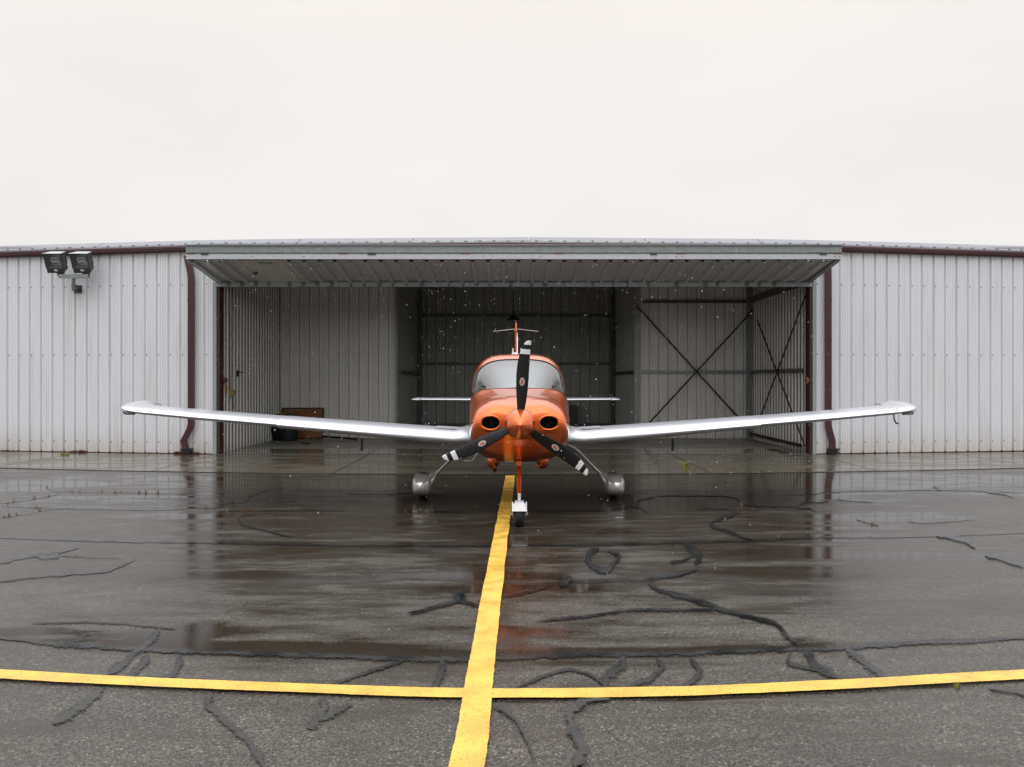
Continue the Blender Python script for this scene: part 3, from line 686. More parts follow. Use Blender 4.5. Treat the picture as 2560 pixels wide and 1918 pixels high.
# number
def text_mesh(s, size, ext=.001):
    c = bpy.data.curves.new('t', 'FONT'); c.body = s; c.size = size; c.extrude = ext; c.align_x = 'CENTER'; c.align_y = 'CENTER'
    o = bpy.data.objects.new('t', c); COL.objects.link(o)
    dg = bpy.context.evaluated_depsgraph_get(); me = bpy.data.meshes.new_from_object(o.evaluated_get(dg)); bpy.data.objects.remove(o); return me
tm = text_mesh('308', .20); tm.materials.clear(); tm.materials.append(M['black'])
up = -LD.normalized(); xx = Vector((1, 0, 0)); zz = xx.cross(up)
mt = Matrix((xx, up, zz)).transposed().to_4x4(); pos = onleaf(-4.99, .115, .024)-HB; mt.translation = pos
to = bpy.data.objects.new('door_number', tm); COL.objects.link(to); to.parent = door; to.matrix_local = mt

# downspouts ----------------------------------------------------------
def spout(path, yoff, label):
    pts = []
    for px, py in path:
        X = (px-1280)/FPX*18.3; d = front(X)-.10; pts.append(W(px, py, d))
    w = .062; h = .045; rings = []
    for i, p in enumerate(pts):
        t = pts[min(i+1, len(pts)-1)]-pts[max(i-1, 0)]
        hx = w if abs(t.x) < abs(t.z) else w
        rings.append([(p.x-hx, p.y-h, p.z), (p.x+hx, p.y-h, p.z), (p.x+hx, p.y+h, p.z), (p.x-hx, p.y+h, p.z)])
    b = B(); b.loft(rings)
    o = mk('downspout', b, M['maroon'], hang, label=label)
    b = B()
    for (px, py) in path[2:-3:1]:
        pass
    e = pts[-1]; bb = B(); bb.obox((e.x+.01, e.y, .075), (.095, 0, 0), (0, .075, 0), (0, 0, .045)); bb.obox((e.x+.02, e.y-.01, .125), (.11, 0, 0), (0, .08, 0), (0, 0, .018)); mk('drain_boot', bb, M['black'], o)
    for zc in (1.0, 2.5, 3.4):
        bb = B(); bb.box(pts[3].x-.068, pts[3].x+.068, pts[3].y-.051, pts[3].y+.05, zc, zc+.03); mk('strap', bb, M['maroon'], o)
spout([(467, 640), (469, 648), (477, 684), (478, 700), (478, 1060), (476, 1070), (459, 1103), (466, 1128)], 0, 'maroon downspout left of the door opening')
spout([(2070, 650), (2070, 670), (2070.5, 700), (2070.5, 860), (2070.5, 1060), (2071.5, 1070), (2080.5, 1103), (2080.5, 1130)], 0, 'maroon downspout right of the door opening')

# ------------------------------------------------------------------ floodlights
def floodlights():
    fx, fd = (190-1280)/FPX*18.75, 18.35
    yw = front(-9.9)
    t = empty('floodlight_pair', (W(195, 723, yw).x, yw-.02, W(195, 723, yw).z), 'twin floodlights on a wall bracket under the left eave', 'floodlight')
    a = W(195, 723, yw-.03); mk('mounting_plate', B().obox(a, (.085, 0, 0), (0, .03, 0), (0, 0, .085)), M['dark'], t)
    d = yw-.42
    p1 = W(183.5, 727, d); p2 = W(183.5, 697, d)
    b = B(); b.tube([a, Vector((p1.x, p1.y, a.z+.0)), p1+Vector((0, 0, .03))], .028, 10); b.tube([p1, p2], .034, 10); b.tube([p1.lerp(p2, .3), p1.lerp(p2, .55)], .042, 10)
    mk('pole', b, M['steel'], t, 40)
    q0, q1 = W(148, 691, d), W(222, 691, d)
    b = B(); b.bar(q0, q1, .09, .085); mk('cross_arm', b, M['galv'], t)
    for cx, hx in ((141, 152), (206.5, 215)):
        piv = W(hx, 683, d)
        b = B()
        for s in (-1, 1): b.obox(piv+Vector((s*.05, 0, -.01)), (.018, 0, 0), (0, .03, 0), (0, 0, .05))
        b.tube([piv+Vector((-.03, 0, 0)), piv+Vector((.03, 0, 0))], .03, 8)
        mk('yoke', b, M['black'], t)
        c = W(cx+2, 655, d)+Vector((0, -.02, 0))
        rx = Matrix.Rotation(R(24), 3, 'X')     # pitched down towards the pavement
        def T(x, y, z): return c+rx @ Vector((x, y, z))
        def hull(b, pts, mi=0): b.add([T(*p) for p in pts], [(0, 3, 2, 1), (4, 5, 6, 7), (0, 1, 5, 4), (1, 2, 6, 5), (2, 3, 7, 6), (3, 0, 4, 7)], mi)
        b = B(); w, h, dp = .185, .22, .13
        # housing: open frame round the window + back shell
        hull(b, [(-w, -dp, -h), (w, -dp, -h), (w*.82, dp, -h*.8), (-w*.82, dp, -h*.8), (-w, -dp, -h+.10), (w, -dp, -h+.10), (w*.82, dp, -h+.14), (-w*.82, dp, -h+.14)])
        hull(b, [(-w, -dp, h-.02), (w, -dp, h-.02), (w*.82, dp, h*.8-.02), (-w*.82, dp, h*.8-.02), (-w, -dp, h), (w, -dp, h), (w*.82, dp, h*.8), (-w*.82, dp, h*.8)])
        for s in (-1, 1):
            hull(b, [(s*w-.012, -dp, -h+.1), (s*w+.012, -dp, -h+.1), (s*w*.82+.012, dp, -h+.14), (s*w*.82-.012, dp, -h+.14), (s*w-.012, -dp, h-.02), (s*w+.012, -dp, h-.02), (s*w*.82+.012, dp, h*.8-.02), (s*w*.82-.012, dp, h*.8-.02)])
        hull(b, [(-w*.82, dp-.01, -h+.13), (w*.82, dp-.01, -h+.13), (w*.82, dp+.01, -h+.13), (-w*.82, dp+.01, -h+.13), (-w*.82, dp-.01, h*.8-.02), (w*.82, dp-.01, h*.8-.02), (w*.82, dp+.01, h*.8-.02), (-w*.82, dp+.01, h*.8-.02)])
        hd = mk('lamp_head', b, M['dark'], t)
        b = B(); hull(b, [(-w-.02, -dp-.02, h), (w+.02, -dp-.02, h), (w*.86, dp+.02, h*.82), (-w*.86, dp+.02, h*.82), (-w-.02, -dp-.02, h+.012), (w+.02, -dp-.02, h+.012), (w*.86, dp+.02, h*.82+.012), (-w*.86, dp+.02, h*.82+.012)])
        mk('visor', b, M['galv2'], hd)
        b = B(); hull(b, [(-w*.9, .02, -h+.11), (w*.9, .02, -h+.11), (w*.8, dp-.02, -h+.13), (-w*.8, dp-.02, -h+.13), (-w*.9, .08, h-.05), (w*.9, .08, h-.05), (w*.8, dp-.012, h-.05), (-w*.8, dp-.012, h-.05)])
        b.add([T(-w*.93, -dp+.01, -h+.11), T(w*.93, -dp+.01, -h+.11), T(w*.9, .02, -h+.14), T(-w*.9, .02, -h+.14)], [(0, 1, 2, 3)])
        mk('reflector', b, M['refl'], hd)
        b = B(); pts = []
        for k in range(13):
            u = k/12; pts.append(T(.10*math.cos(math.pi*(.1+.8*u))*1.0, -.02, .09-.05*math.sin(math.pi*u)))
        b.tube([T(-.09, -.02, .09), T(.09, -.02, .09)], .026, 8); b.tube([T(-.085, -.02, .0)]+[T(-.085+.17*k/6, -.02, .0+.02*math.sin(math.pi*k/6)) for k in range(1, 6)]+[T(.085, -.02, .0)], .026, 8)
        b.tube([T(-.09, -.02, .09), T(-.105, -.02, .045), T(-.085, -.02, .0)], .02, 8)
        mk('lamp_tube', b, M['tube'], hd, 60)
        b = B(); b.add([T(-w*.93, -dp+.004, -h+.1), T(w*.93, -dp+.004, -h+.1), T(w*.93, -dp+.004, h-.02), T(-w*.93, -dp+.004, h-.02)], [(0, 1, 2, 3)])
        mk('window_glass', b, M['lens'], hd)
        b = B(); hull(b, [(-.02, -dp-.006, -h+.045), (.06, -dp-.006, -h+.045), (.06, -dp-.001, -h+.045), (-.02, -dp-.001, -h+.045), (-.02, -dp-.006, -h+.085), (.035, -dp-.006, -h+.085), (.035, -dp-.001, -h+.085), (-.02, -dp-.001, -h+.085)])
        mk('rating_label', b, M['white'], hd)
floodlights()

# tree belt across the airfield behind the photographer (seen only in reflections)
def belt():
    rr = random.Random(2); b = B()
    for i in range(150):
        a = R(172+196*i/149+rr.uniform(-.6, .6)); rad = rr.uniform(62, 84); h = rr.uniform(3, 5.5)
        b.ell((rad*math.cos(a), 5+rad*math.sin(a), h*.48), (rr.uniform(2.5, 5), rr.uniform(2.5, 5), h*.52), 9, 6)
    mk('distant_trees', b, mat('distant_foliage', (.045, .06, .03), .9, grain=.5, gscale=1), None, 180, kind='stuff', label='belt of trees far across the airfield', cat='trees')
belt()
# ------------------------------------------------------------------ things in the hangar
def inside():
    # brown board
    d = 22.9; x0, x1 = W(703, 1, d).x, W(808, 1, d).x; z1 = .86
    t = empty('board', ((x0+x1)/2, d, .02), 'brown hardboard panel leaning on the left back wall', 'board')
    mk('panel', B().add([(x0+.03, d-.06, .05), (x1-.03, d-.06, .05), (x1-.03, d+.08, z1-.03), (x0+.03, d+.08, z1-.03), (x0+.03, d-.045, .05), (x1-.03, d-.045, .05), (x1-.03, d+.095, z1-.03), (x0+.03, d+.095, z1-.03)],
        [(0, 1, 2, 3), (4, 7, 6, 5), (0, 4, 5, 1), (3, 2, 6, 7), (0, 3, 7, 4), (1, 5, 6, 2)]), M['wood'], t)
    b = B()
    for a, c in (((x0, d-.065, .04), (x1, d-.065, .04)), ((x0, d+.085, z1), (x1, d+.085, z1)), ((x0+.015, d-.063, .05), (x0+.015, d+.083, z1-.01)), ((x1-.015, d-.063, .05), (x1-.015, d+.083, z1-.01))): b.bar(a, c, .035, .035)
    mk('frame', b, M['woodd'], t)
    # barrel
    c = G(719, 1101); c.y = 22.2; c.x = W(719, 1, 22.2).x; c.z = .0225
    t = empty('barrel', c, 'dark blue plastic barrel in front of the brown board', 'barrel')
    mk('drum', B().lathe([(.0, 0), (.25, 0), (.265, .03), (.275, .24), (.285, .25), (.275, .26), (.29, .5), (.30, .51), (.29, .52), (.295, .66), (.0, .66)], c, 'z', 28), M['navy'], t, 40)
    mk('lid', B().lathe([(.0, .661), (.31, .661), (.315, .69), (.29, .715), (.12, .73), (0, .73)], c, 'z', 28), M['dark'], t, 40)
    mk('gloves', B().ell((c.x-.17, c.y-.2, c.z+.73), (.09, .05, .025)).ell((c.x-.06, c.y-.22, c.z+.725), (.05, .04, .02)), M['yellow'], None, 60, label='yellow gloves lying on the barrel lid', cat='gloves')
    # black bag beside barrel
    mk('bin_bag', B().ell((c.x-.31, c.y+.1, .30), (.16, .2, .30)).ell((c.x-.28, c.y+.05, .60), (.09, .1, .10)), M['black'], None, 60, label='black bag standing between the barrel and left wall', cat='bag')
    # tow bar
    t = empty('tow_bar', (W(850, 1, 22.5).x, 22.5, .03), 'black steel tow bar lying along the left back wall', 'tow bar')
    a = Vector((W(808, 1, 22.7).x, 22.7, .10)); e = Vector((W(890, 1, 22.3).x, 22.3, .06))
    mk('bar', B().tube([a, e], .028, 8), M['black'], t)
    mk('fork', B().tube([e+Vector((.02, -.1, .02)), e, e+Vector((.02, .1, .0))], .02, 8).lathe([(.0, -.02), (.045, -.02), (.045, .02), (0, .02)], (e.x, e.y-.02, .065), 'x', 12), M['black'], t)
    g = W(763, 1112, 20.9)
    b = B(); b.add([(g.x-.09, 20.85, .023), (g.x+.09, 20.85, .023), (g.x+.09, 20.98, .023), (g.x-.09, 20.98, .023), (g.x-.085, 20.89, .075), (g.x+.085, 20.89, .075), (g.x+.085, 20.95, .075), (g.x-.085, 20.95, .075)], [(0, 3, 2, 1), (4, 5, 6, 7), (0, 1, 5, 4), (1, 2, 6, 5), (2, 3, 7, 6), (3, 0, 4, 7)])
    mk('wheel_chock', b, M['woodd'], None, label='small brown wheel chock on the hangar floor', cat='chock')
    # cabinet behind the plane
    x = W(1430, 1, 27.4).x
    t = empty('cabinet', (x, 27.5, .02), 'small black cabinet at the hangar rear wall behind the plane', 'cabinet')
    mk('body', B().box(x-.16, x+.16, 27.3, 27.7, .06, .80), M['black'], t); mk('door', B().box(x-.14, x+.14, 27.28, 27.299, .1, .77), M['dark'], t)
    b = B()
    for sx in (-.13, .13):
        for y in (27.33, 27.67): b.lathe([(0, 0), (.02, 0), (.02, .04), (0, .04)], (x+sx, y, .02), 'z', 8)
    mk('feet', b, M['rubber'], t)
    # pendant lamp
    c = W(1284, 797, 26.0)
    t = empty('pendant_lamp', c, 'dark round lamp hanging in front of the hangar rear wall', 'lamp')
    mk('shade', B().lathe([(.0, .12), (.05, .12), (.09, .07), (.235, -.03), (.235, -.04), (.0, -.01)], c, 'z', 24), M['black'], t, 50)
    mk('ballast_box', B().box(c.x-.06, c.x+.06, c.y-.05, c.y+.05, c.z+.125, c.z+.25), M['dark'], t); mk('rod', B().tube([c+Vector((0, 0, .25)), (c.x, c.y, 4.98)], .01, 6), M['dark'], t)
    # left wall switches and cables
    X = XL+.02
    def LW(px, py, off=.03): d = -X*FPX/(1280-px); v = W(px, py, d); v.x += off; return v
    bx = LW(574, 982, .06)
    t = empty('switch_box', bx, 'beige switch box with grey cables on the left side wall', 'switch box')
    mk('box', B().obox(bx, (.055, 0, 0), (0, .10, 0), (0, 0, .06)), M['beige'], t); mk('cover', B().obox(bx+Vector((.02, .125, -.0)), (.03, 0, 0), (0, .022, 0), (0, 0, .05)), M['black'], t)
    for k, (dy, sw) in enumerate(((-.06, .05), (0, -.02), (.07, -.06))):
        b = B(); pts = [Vector((X+.05, bx.y+dy+sw*math.sin(math.pi*j/10)*1.6+.05*j/10, bx.z+.06+(2.35-.2*k)*j/10)) for j in range(11)]
        b.tube(pts, .011, 6); mk('cable', b, M['cable'], t)
    b = B(); b.tube([bx+Vector((0, .08, -.06)), bx+Vector((0, .09, -.2)), bx+Vector((.02, .06, -.38)), bx+Vector((.03, .02, -.3))], .012, 6); mk('cable', b, M['cable'], t)
    c = LW(590, 934, .05)
    b = B(); b.obox(c, (.02, 0, 0), (0, .03, 0), (0, 0, .07)); b.bar(c+Vector((.03, 0, .03)), c+Vector((.03, .34, .035)), .02, .022)
    mk('door_bolt', b, M['black'], None, label='black slide bolt on the left side wall', cat='bolt')
    for s in (-1, 1):
        if s < 0: c = LW(557, 951, .06); lb = 'rusty latch at the left edge of the door opening'
        else: c = SW(2018, 951, 6.50); lb = 'rusty latch at the right edge of the door opening'
        b = B(); b.obox(c, (.03, 0, 0), (0, .06, 0), (0, 0, .028)); b.obox(c+Vector((-s*.01, -.02, .0)), (.022, 0, 0), (0, .02, 0), (0, 0, .07)); b.tube([c+Vector((0, -.05, 0)), c+Vector((0, .12, 0))], .016, 8)
        mk('door_latch', b, M['rustb'], None, label=lb, cat='latch')
    c = LW(561, 973, .05)
    mk('warning_tag', B().obox(c, (.006, 0, 0), (0, .03, 0), (0, 0, .10)), M['yellow'], None, label='narrow yellow tag hanging under the left latch', cat='tag')
inside()

# ------------------------------------------------------------------ aeroplane
AX = .088
def super_ring(d, w, zt, zb, zm, nu, nl, N=64):
    out = []
    for k in range(N):
        th = 2*math.pi*k/N; c, s = math.cos(th), math.sin(th); n = nu if s >= 0 else nl
        x = w*math.copysign(abs(c)**(2/n), c)
        z = zm+((zt-zm) if s >= 0 else -(zm-zb))*abs(s)**(2/n)*(1 if s >= 0 else 1)
        out.append((AX+x, d, z if s >= 0 else zm-(zm-zb)*abs(s)**(2/n)))
    return out
def interp_rings(tab, ds, N=64):
    T = np.array(tab, float); rings = []
    for d in ds:
        row = []
        for j in range(1, T.shape[1]):
            x = T[:, 0]; y = T[:, j]; m = np.gradient(y, x)
            i = int(np.clip(np.searchsorted(x, d)-1, 0, len(x)-2)); h = x[i+1]-x[i]; t = (d-x[i])/h
            # limit slopes to avoid overshoot
            sl = (y[i+1]-y[i])/h; m0, m1 = m[i], m[i+1]
            if abs(m0) > 3*abs(sl): m0 = math.copysign(3*abs(sl), m0)
            if abs(m1) > 3*abs(sl): m1 = math.copysign(3*abs(sl), m1)
            row.append((2*t**3-3*t**2+1)*y[i]+(t**3-2*t**2+t)*h*m0+(-2*t**3+3*t**2)*y[i+1]+(t**3-t**2)*h*m1)
        rings.append(super_ring(d, *row, N=N))
    return rings
plane = empty('airplane', (AX, 11.0, 0), 'orange and silver single engine propeller airplane facing the camera', 'airplane')
#        d     w     zt    zb    zm   nu   nl
COWL = [(9.395, .485, 1.300, .985, 1.15, 2.3, 2.3), (9.44, .520, 1.345, .925, 1.14, 2.35, 2.3), (9.55, .558, 1.392, .815, 1.13, 2.5, 2.5), (9.75, .588, 1.437, .725, 1.12, 2.75, 2.7),
        (10.0, .607, 1.475, .665, 1.12, 3.1, 2.9), (10.25, .620, 1.512, .635, 1.12, 3.7, 3.1), (10.46, .628, 1.545, .622, 1.12, 4.6, 3.2)]
BODY = [(10.46, .628, 1.545, .622, 1.12, 4.6, 3.2), (10.8, .633, 1.555, .63, 1.13, 5, 3.2), (11.2, .637, 1.56, .645, 1.15, 5, 2.9), (11.7, .637, 1.56, .65, 1.15, 5, 3)]
AFT = [(11.7, .637, 2.01, .65, 1.15, 4.0, 3), (12.1, .625, 1.99, .66, 1.15, 3.8, 3), (12.7, .55, 1.83, .72, 1.15, 3.2, 2.8), (13.5, .40, 1.58, .86, 1.18, 2.6, 2.4), (14.4, .24, 1.44, 1.02, 1.22, 2.2, 2.2), (15.5, .09, 1.38, 1.16, 1.27, 2, 2)]
def cowl():
    base = interp_rings(COWL, [9.395]) [0]
    rings = []
    c = Vector((AX, 9.37, 1.15))
    for f, dy in ((.10, 9.352), (.40, 9.353), (.66, 9.357), (.84, 9.364), (.94, 9.375)):
        rings.append([Vector((c.x+(p[0]-c.x)*f, dy, c.z+(p[2]-c.z)*f)) for p in base])
    ds = list(np.concatenate([[9.395, 9.415], np.linspace(9.44, 10.455, 24)]))
    rings += interp_rings(COWL, ds)
    for rg in rings:
        d = rg[0][1]; amp = .030*max(0, 1-max(0, d-9.40)/.55)
        for k, p in enumerate(rg):
            x = abs(p[0]-AX)
            if p[2] > 1.15 and x < .66: rg[k] = Vector((p[0], p[1], p[2]-amp*math.cos(math.pi*x/.33)*min(1, (p[2]-1.15)/.12)*(1 if x < .33 else max(0, 1-(x-.33)/.25))))
    b = B().loft(rings, True, True)
    o = mk('cowling', b, [M['orange'], M['black']], plane, 38)
    # air inlets cut into the nose
    cb = B()
    for s in (-1, 1):
        cx = AX+s*.330; cz = 1.166
        rg = []
        for y, f in ((9.2, 1), (9.40, 1), (9.48, .93), (9.80, .85)):
            rg.append([(cx+.104*f*math.cos(t), y, cz+.071*f*math.sin(t)) for t in [2*math.pi*k/40 for k in range(40)]])
        cb.loft(rg)
    cut = mk('cutter', cb, [M['orange'], M['black']], plane); cut.data.polygons.foreach_set('material_index', [1]*len(cut.data.polygons))
    md = o.modifiers.new('b', 'BOOLEAN'); md.object = cut; md.operation = 'DIFFERENCE'; md.solver = 'EXACT'; md.material_mode = 'TRANSFER'
    dg = bpy.context.evaluated_depsgraph_get(); dg.update(); me = bpy.data.meshes.new_from_object(o.evaluated_get(dg))
    o.modifiers.clear(); o.data = me; bpy.data.objects.remove(cut)
    me.polygons.foreach_set('use_smooth', [True]*len(me.polygons)); me.set_sharp_from_angle(angle=R(38))
    for s in (-1, 1):
        cx = AX+s*.330; cz = 1.166; N = 48; b = B(); rings = []
        for k in range(N):
            t = 2*math.pi*k/N; c = Vector((cx+.112*math.cos(t), 0, cz+.079*math.sin(t))); n = Vector((math.cos(t)*.079, 0, math.sin(t)*.112)).normalized()
            # follow nose surface: further out -> further back
            yy = 9.358+.045*max(0, (s*(c.x-AX)-.36)/.09)**1.6
            rings.append([c+Vector((0, yy, 0))+n*(.013*math.cos(q))+Vector((0, -.020*math.sin(q), 0)) for q in [2*math.pi*j/12 for j in range(12)]])
        rings.append(rings[0]); b.loft(rings, False, False); mk('inlet_lip', b, M['orange'], o, 60)
        b = B()
        for j in range(5): b.lathe([(.03, -.004), (.062, -.004), (.062, .004), (.03, .004)], (cx, 9.7, cz-.055+j*.02), 'z', 20)
        mk('cylinder_fins', b, M['steel'], o)
        # cheek panel line
        b = B(); pts = []
        for d in np.linspace(9.46, 10.44, 24):
            r = interp_rings(COWL, [d])[0]; q = r[0] if s > 0 else r[32]; pts.append((q[0]+s*.0005, d, q[2]+.03))
        b.tube(pts, .004, 5); mk('panel_seam', b, M['seam'], o)
    # exhaust bulges under the cowl
    for s, x in ((-1, -.325), (1, .295)):
        bb = B().ell((AX+x, 10.50, .665), (.104, .42, .135), 20, 14); q = mk('exhaust_fairing', bb, M['orange'], o, 60)
        bb = B(); bb.tube([(AX+x+.02, 10.3, .60), (AX+x+.02, 10.42, .525), (AX+x+.02, 10.50, .500)], .025, 10) if s < 0 else bb.tube([(AX+x, 10.5, .60), (AX+x, 10.65, .555)], .022, 10); mk('exhaust_pipe', bb, M['rust'], o, 60)
    return o
cw = cowl()
b = B(); rg = [Vector(p) for p in interp_rings(COWL, [10.455])[0]]; cc_ = Vector((AX, 10.455, 1.1)); rg = [p+(p-cc_).normalized()*.001 for p in rg]; b.tube(rg+[rg[0]], .004, 5); mk('firewall_seam', b, M['seam'], cw)
b = B()
for dd in np.linspace(9.5, 10.4, 13):
    q_ = interp_rings(COWL, [dd])[0]
    for k in (0, 32): b.ell((q_[k][0], dd, q_[k][2]-.01), (.004, .004, .004), 6, 4)
mk('fasteners', b, M['rustb'], cw, kind='stuff')
b = B().loft(interp_rings(BODY, np.linspace(10.462, 11.7, 14)), True, True); mk('fuselage', b, M['orange'], plane, 40)
aft = B().loft(interp_rings(AFT, np.linspace(11.7, 15.5, 34)), False, True)
aftr = interp_rings(AFT, [11.7])[0]
aft = mk('tail_cone', aft, M['orange'], plane, 40)
# windshield and roof front
NU = 49
us = [math.sin(math.pi/2*(-1+2*i/(NU-1))) for i in range(NU)]
def Bz(u): return 1.465+.462*max(0, 1-abs(u)**3.3)**(1/3.3)
def Bd(u): return 11.20+.25*u*u-.30*abs(u)**10
def gtop(u): return Vector((AX+.598*u, Bd(u), Bz(u)))
def gbot(u): return Vector((AX+.604*u, 10.468+.68*abs(u)**2.4, 1.547-.082*u*u))
rows = []
NV = 14
for j in range(NV+1):
    v = j/NV; r = []
    for u in us:
        a, c = gbot(u), gtop(u); p = a.lerp(c, v); h = (c-a).length; n = Vector((.25*u, -.55, .8)).normalized()
        p += n*(.10*h*4*v*(1-v)*.55); r.append(p)
    rows.append(r)
b = B().loft(rows, False, False, closed=False)
ws = mk('windshield', b, M['glass'], plane, 180)
strip = []
for k, u in enumerate(us):
    pass
def Oring(q):   # q in -1..1 across the roof ring, from sill to sill
    n = 4.0; w, zt, zm = .637, 2.01, 1.15
    s0 = ((1.455-zm)/(zt-zm))**(n/2); th0 = math.asin(s0); th = math.pi/2-(math.pi/2-th0)*q
    c, s = math.cos(th), math.sin(th)
    return Vector((AX+w*math.copysign(abs(c)**(2/n), c), 11.7, zm+(zt-zm)*abs(s)**(2/n)))
rows = []
for j in range(7):
    v = j/6; r = []
    for i, u in enumerate(us):
        q = -1+2*i/(NU-1); a = gtop(u)
        # lip a bit proud of the glass
        c = Oring(q); p = a.lerp(c, v); lift = .030*math.sin(math.pi*v*.9+.15)
        n = Vector((u*.9, -.25, .5+.5*(1-abs(u)))).normalized(); r.append(p+n*lift)
    rows.append(r)
b = B().loft(rows, False, False, closed=False)
mk('cabin_roof', b, M['orange'], plane, 60)
# black glass seal along the base of the windshield
b = B(); b.tube([gbot(u)+Vector((0, -.004, .002)) for u in us], .006, 6); b.tube([gtop(u)+Vector((0, -.01, .003)) for u in us], .005, 6); mk('glass_seal', b, M['black'], plane, 60)
# door hinge lines on roof
for s in (-1, 1):
    b = B(); pts = [(.30, 11.52), (.23, 11.50), (.215, 11.46), (.175, 11.46), (.165, 11.50), (.05, 11.56)]
    P = [Vector((AX+s*x, d, 1.925+.085*(d-11.2)/.5+.026-.12*x*x)) for x, d in pts]
    b.tube(P, .004, 5); mk('door_gap', b, M['seam'], plane)
# interior
b = B(); b.add([(AX-.52, 10.85, 1.575), (AX+.52, 10.85, 1.575), (AX+.52, 11.35, 1.60), (AX-.52, 11.35, 1.60), (AX-.52, 11.38, 1.565), (AX+.52, 11.38, 1.565)], [(0, 1, 2, 3), (3, 2, 5, 4)]); mk('glareshield', b, M['black'], plane)
for s in (-1, 1):
    b = B(); b.loft([[(AX+s*.27+x*wd, 12.0+dy, z) for x, dy in ((-1, 0), (-.8, -.06), (.8, -.06), (1, 0), (.8, .07), (-.8, .07))] for z, wd in ((1.2, .2), (1.5, .21), (1.62, .17), (1.64, .10))]); b.ell((AX+s*.27, 12.0, 1.74), (.11, .05, .08)); mk('seat', b, M['seat'], plane, 60)
# spinner, backplate and blades
PY = 9.23; SZ = W(1300, 1060.5, PY).z; SX = AX
sp_prof = []
for i in range(17):
    t = i/16; sp_prof.append((.172*math.sin(t*math.pi/2)**.86 if t > 0 else .001, -.285+.31*t))
sp_prof += [(.174, .045), (.174, .085), (.165, .09), (.0, .09)]
prop = obj('spinner', B().lathe(sp_prof, (SX, PY, SZ), 'y', 56).vf(), M['orange'], plane, 40)
b = B()
b.lathe([(.1745, .028), (.1755, .030), (.1755, .033), (.1745, .035)], (SX, PY, SZ), 'y', 56); mk('spinner_seam', b, M['seam'], prop)
b = B()
for k in range(30):
    t = 2*math.pi*k/30; b.ell((SX+.1745*math.cos(t), PY+.055, SZ+.1745*math.sin(t)), (.004, .004, .004), 6, 4)
mk('rivets', b, M['rustb'], prop, kind='stuff')
TB = [(.11, -.040, .040), (.156, -.043, .040), (.25, -.056, .050), (.39, -.075, .057), (.50, -.083, .057), (.575, -.086, .055), (.66, -.083, .053), (.713, -.079, .052), (.782, -.066, .051), (.805, -.060, .050), (.837, -.050, .050), (.86, -.041, .0505), (.888, -.031, .051), (.905, -.022, .051), (.92, -.010, .051), (.930, .003, .050), (.936, .018, .047)]
tb = np.array(TB)
def blade(ang, idx):
    ang = R(ang); er = Vector((math.cos(ang), 0, math.sin(ang))); el = Vector((-math.sin(ang), 0, math.cos(ang)))  # el: left-hand side looking outwards
    c = Vector((SX, PY, SZ)); rings = []; rs = sorted(set(list(np.linspace(.11, .78, 20))+[.782, .800, .8199, .837, .8525, .868, .888, .90, .91, .92, .928, .933, .936]))
    for r in rs:
        l = -np.interp(r, tb[:, 0], tb[:, 1]); rt = -np.interp(r, tb[:, 0], tb[:, 2])   # offsets along el (left +)
        mid = (l+rt)/2; hw = (l-rt)/2; tw = R(50*(1-min(1, (r-.1)/.9))**1.4+9); th = .020*(1-.72*(r-.1)/.85)+.002
        ring = []
        for k in range(20):
            t = 2*math.pi*k/20; cx = math.cos(t); sy = math.sin(t)
            yy = sy*th*(1-.35*cx)*.9
            # chord lies across el with the pitch tilting it fore and aft; width in the face-on view is kept
            ring.append(c+er*r+el*(mid+hw*cx)+Vector((0, -1, 0))*(yy+cx*hw*math.tan(tw)*.42+ .0))
        rings.append(ring)
    b = B(); n0 = len(rings)
    b.loft(rings, True, True)
    n = 20; mi = []
    for i in range(len(rings)-1):
        rm = (rs[i]+rs[i+1])/2; w = 1 if (rm > .888 or .782 < rm < .837) else 0; mi += [w]*n
    mi += [0, 1]; b.m = mi
    o = mk('propeller_blade', b, [M['blade'], M['white']], plane, 50)
    # oval maker's decal on the face
    l = -np.interp(.47, tb[:, 0], tb[:, 1]); rt = -np.interp(.47, tb[:, 0], tb[:, 2]); mid = (l+rt)/2; tw = R(50*(1-(.37/.9))**1.4+9); k = math.tan(tw)*.42; thk = .020*(1-.72*.37/.85)+.002
    def S(a, q, off): return c+er*(.472+a)+el*(mid+.002+q)+Vector((0, -1, 0))*(thk*.9*math.sqrt(max(0, 1-((q+.002)/.075)**2))*(1-.35*(q/.075))+(q+.002)*k+off)
    def disc(ra, rq, off):
        b = B(); v = [S(0, 0, off)]; f = []
        for rg in (.5, 1):
            for j in range(32): v.append(S(ra*rg*math.cos(2*math.pi*j/32), rq*rg*math.sin(2*math.pi*j/32), off))
        for j in range(32): f += [(0, 1+j, 1+(j+1) % 32), (1+j, 33+j, 33+(j+1) % 32, 1+(j+1) % 32)]
        b.add(v, f); return b
    mk('decal_border', disc(.045, .027, .0012), M['decal'], o); mk('decal_field', disc(.037, .0205, .0022), M['decalr'], o)
    b = B()
    for q0, q1, m in ((-.0195, -.011, 0), (.012, .0195, 0)):
        for j in range(8):
            a0, a1 = -.022+.0055*j, -.022+.0055*(j+1); b.add([S(a0, q0, .003), S(a1, q0, .003), S(a1, q1, .003), S(a0, q1, .003)], [(0, 1, 2, 3)])
    mk('decal_band', b, M['decalg'], o)
    tm = text_mesh('HARTZELL', .0165, .0); tm.materials.clear(); tm.materials.append(M['decal'])
    flip = 1 if idx != 1 else -1
    for v in tm.vertices:
        a, q = v.co.x*flip, v.co.y*flip; v.co = S(a, q, .0042)-base_of(plane)
    t_ = link('decal_text', tm, o)
    return o
for i, a in enumerate((85.3, 205.3, 325.0)): blade(a, i)

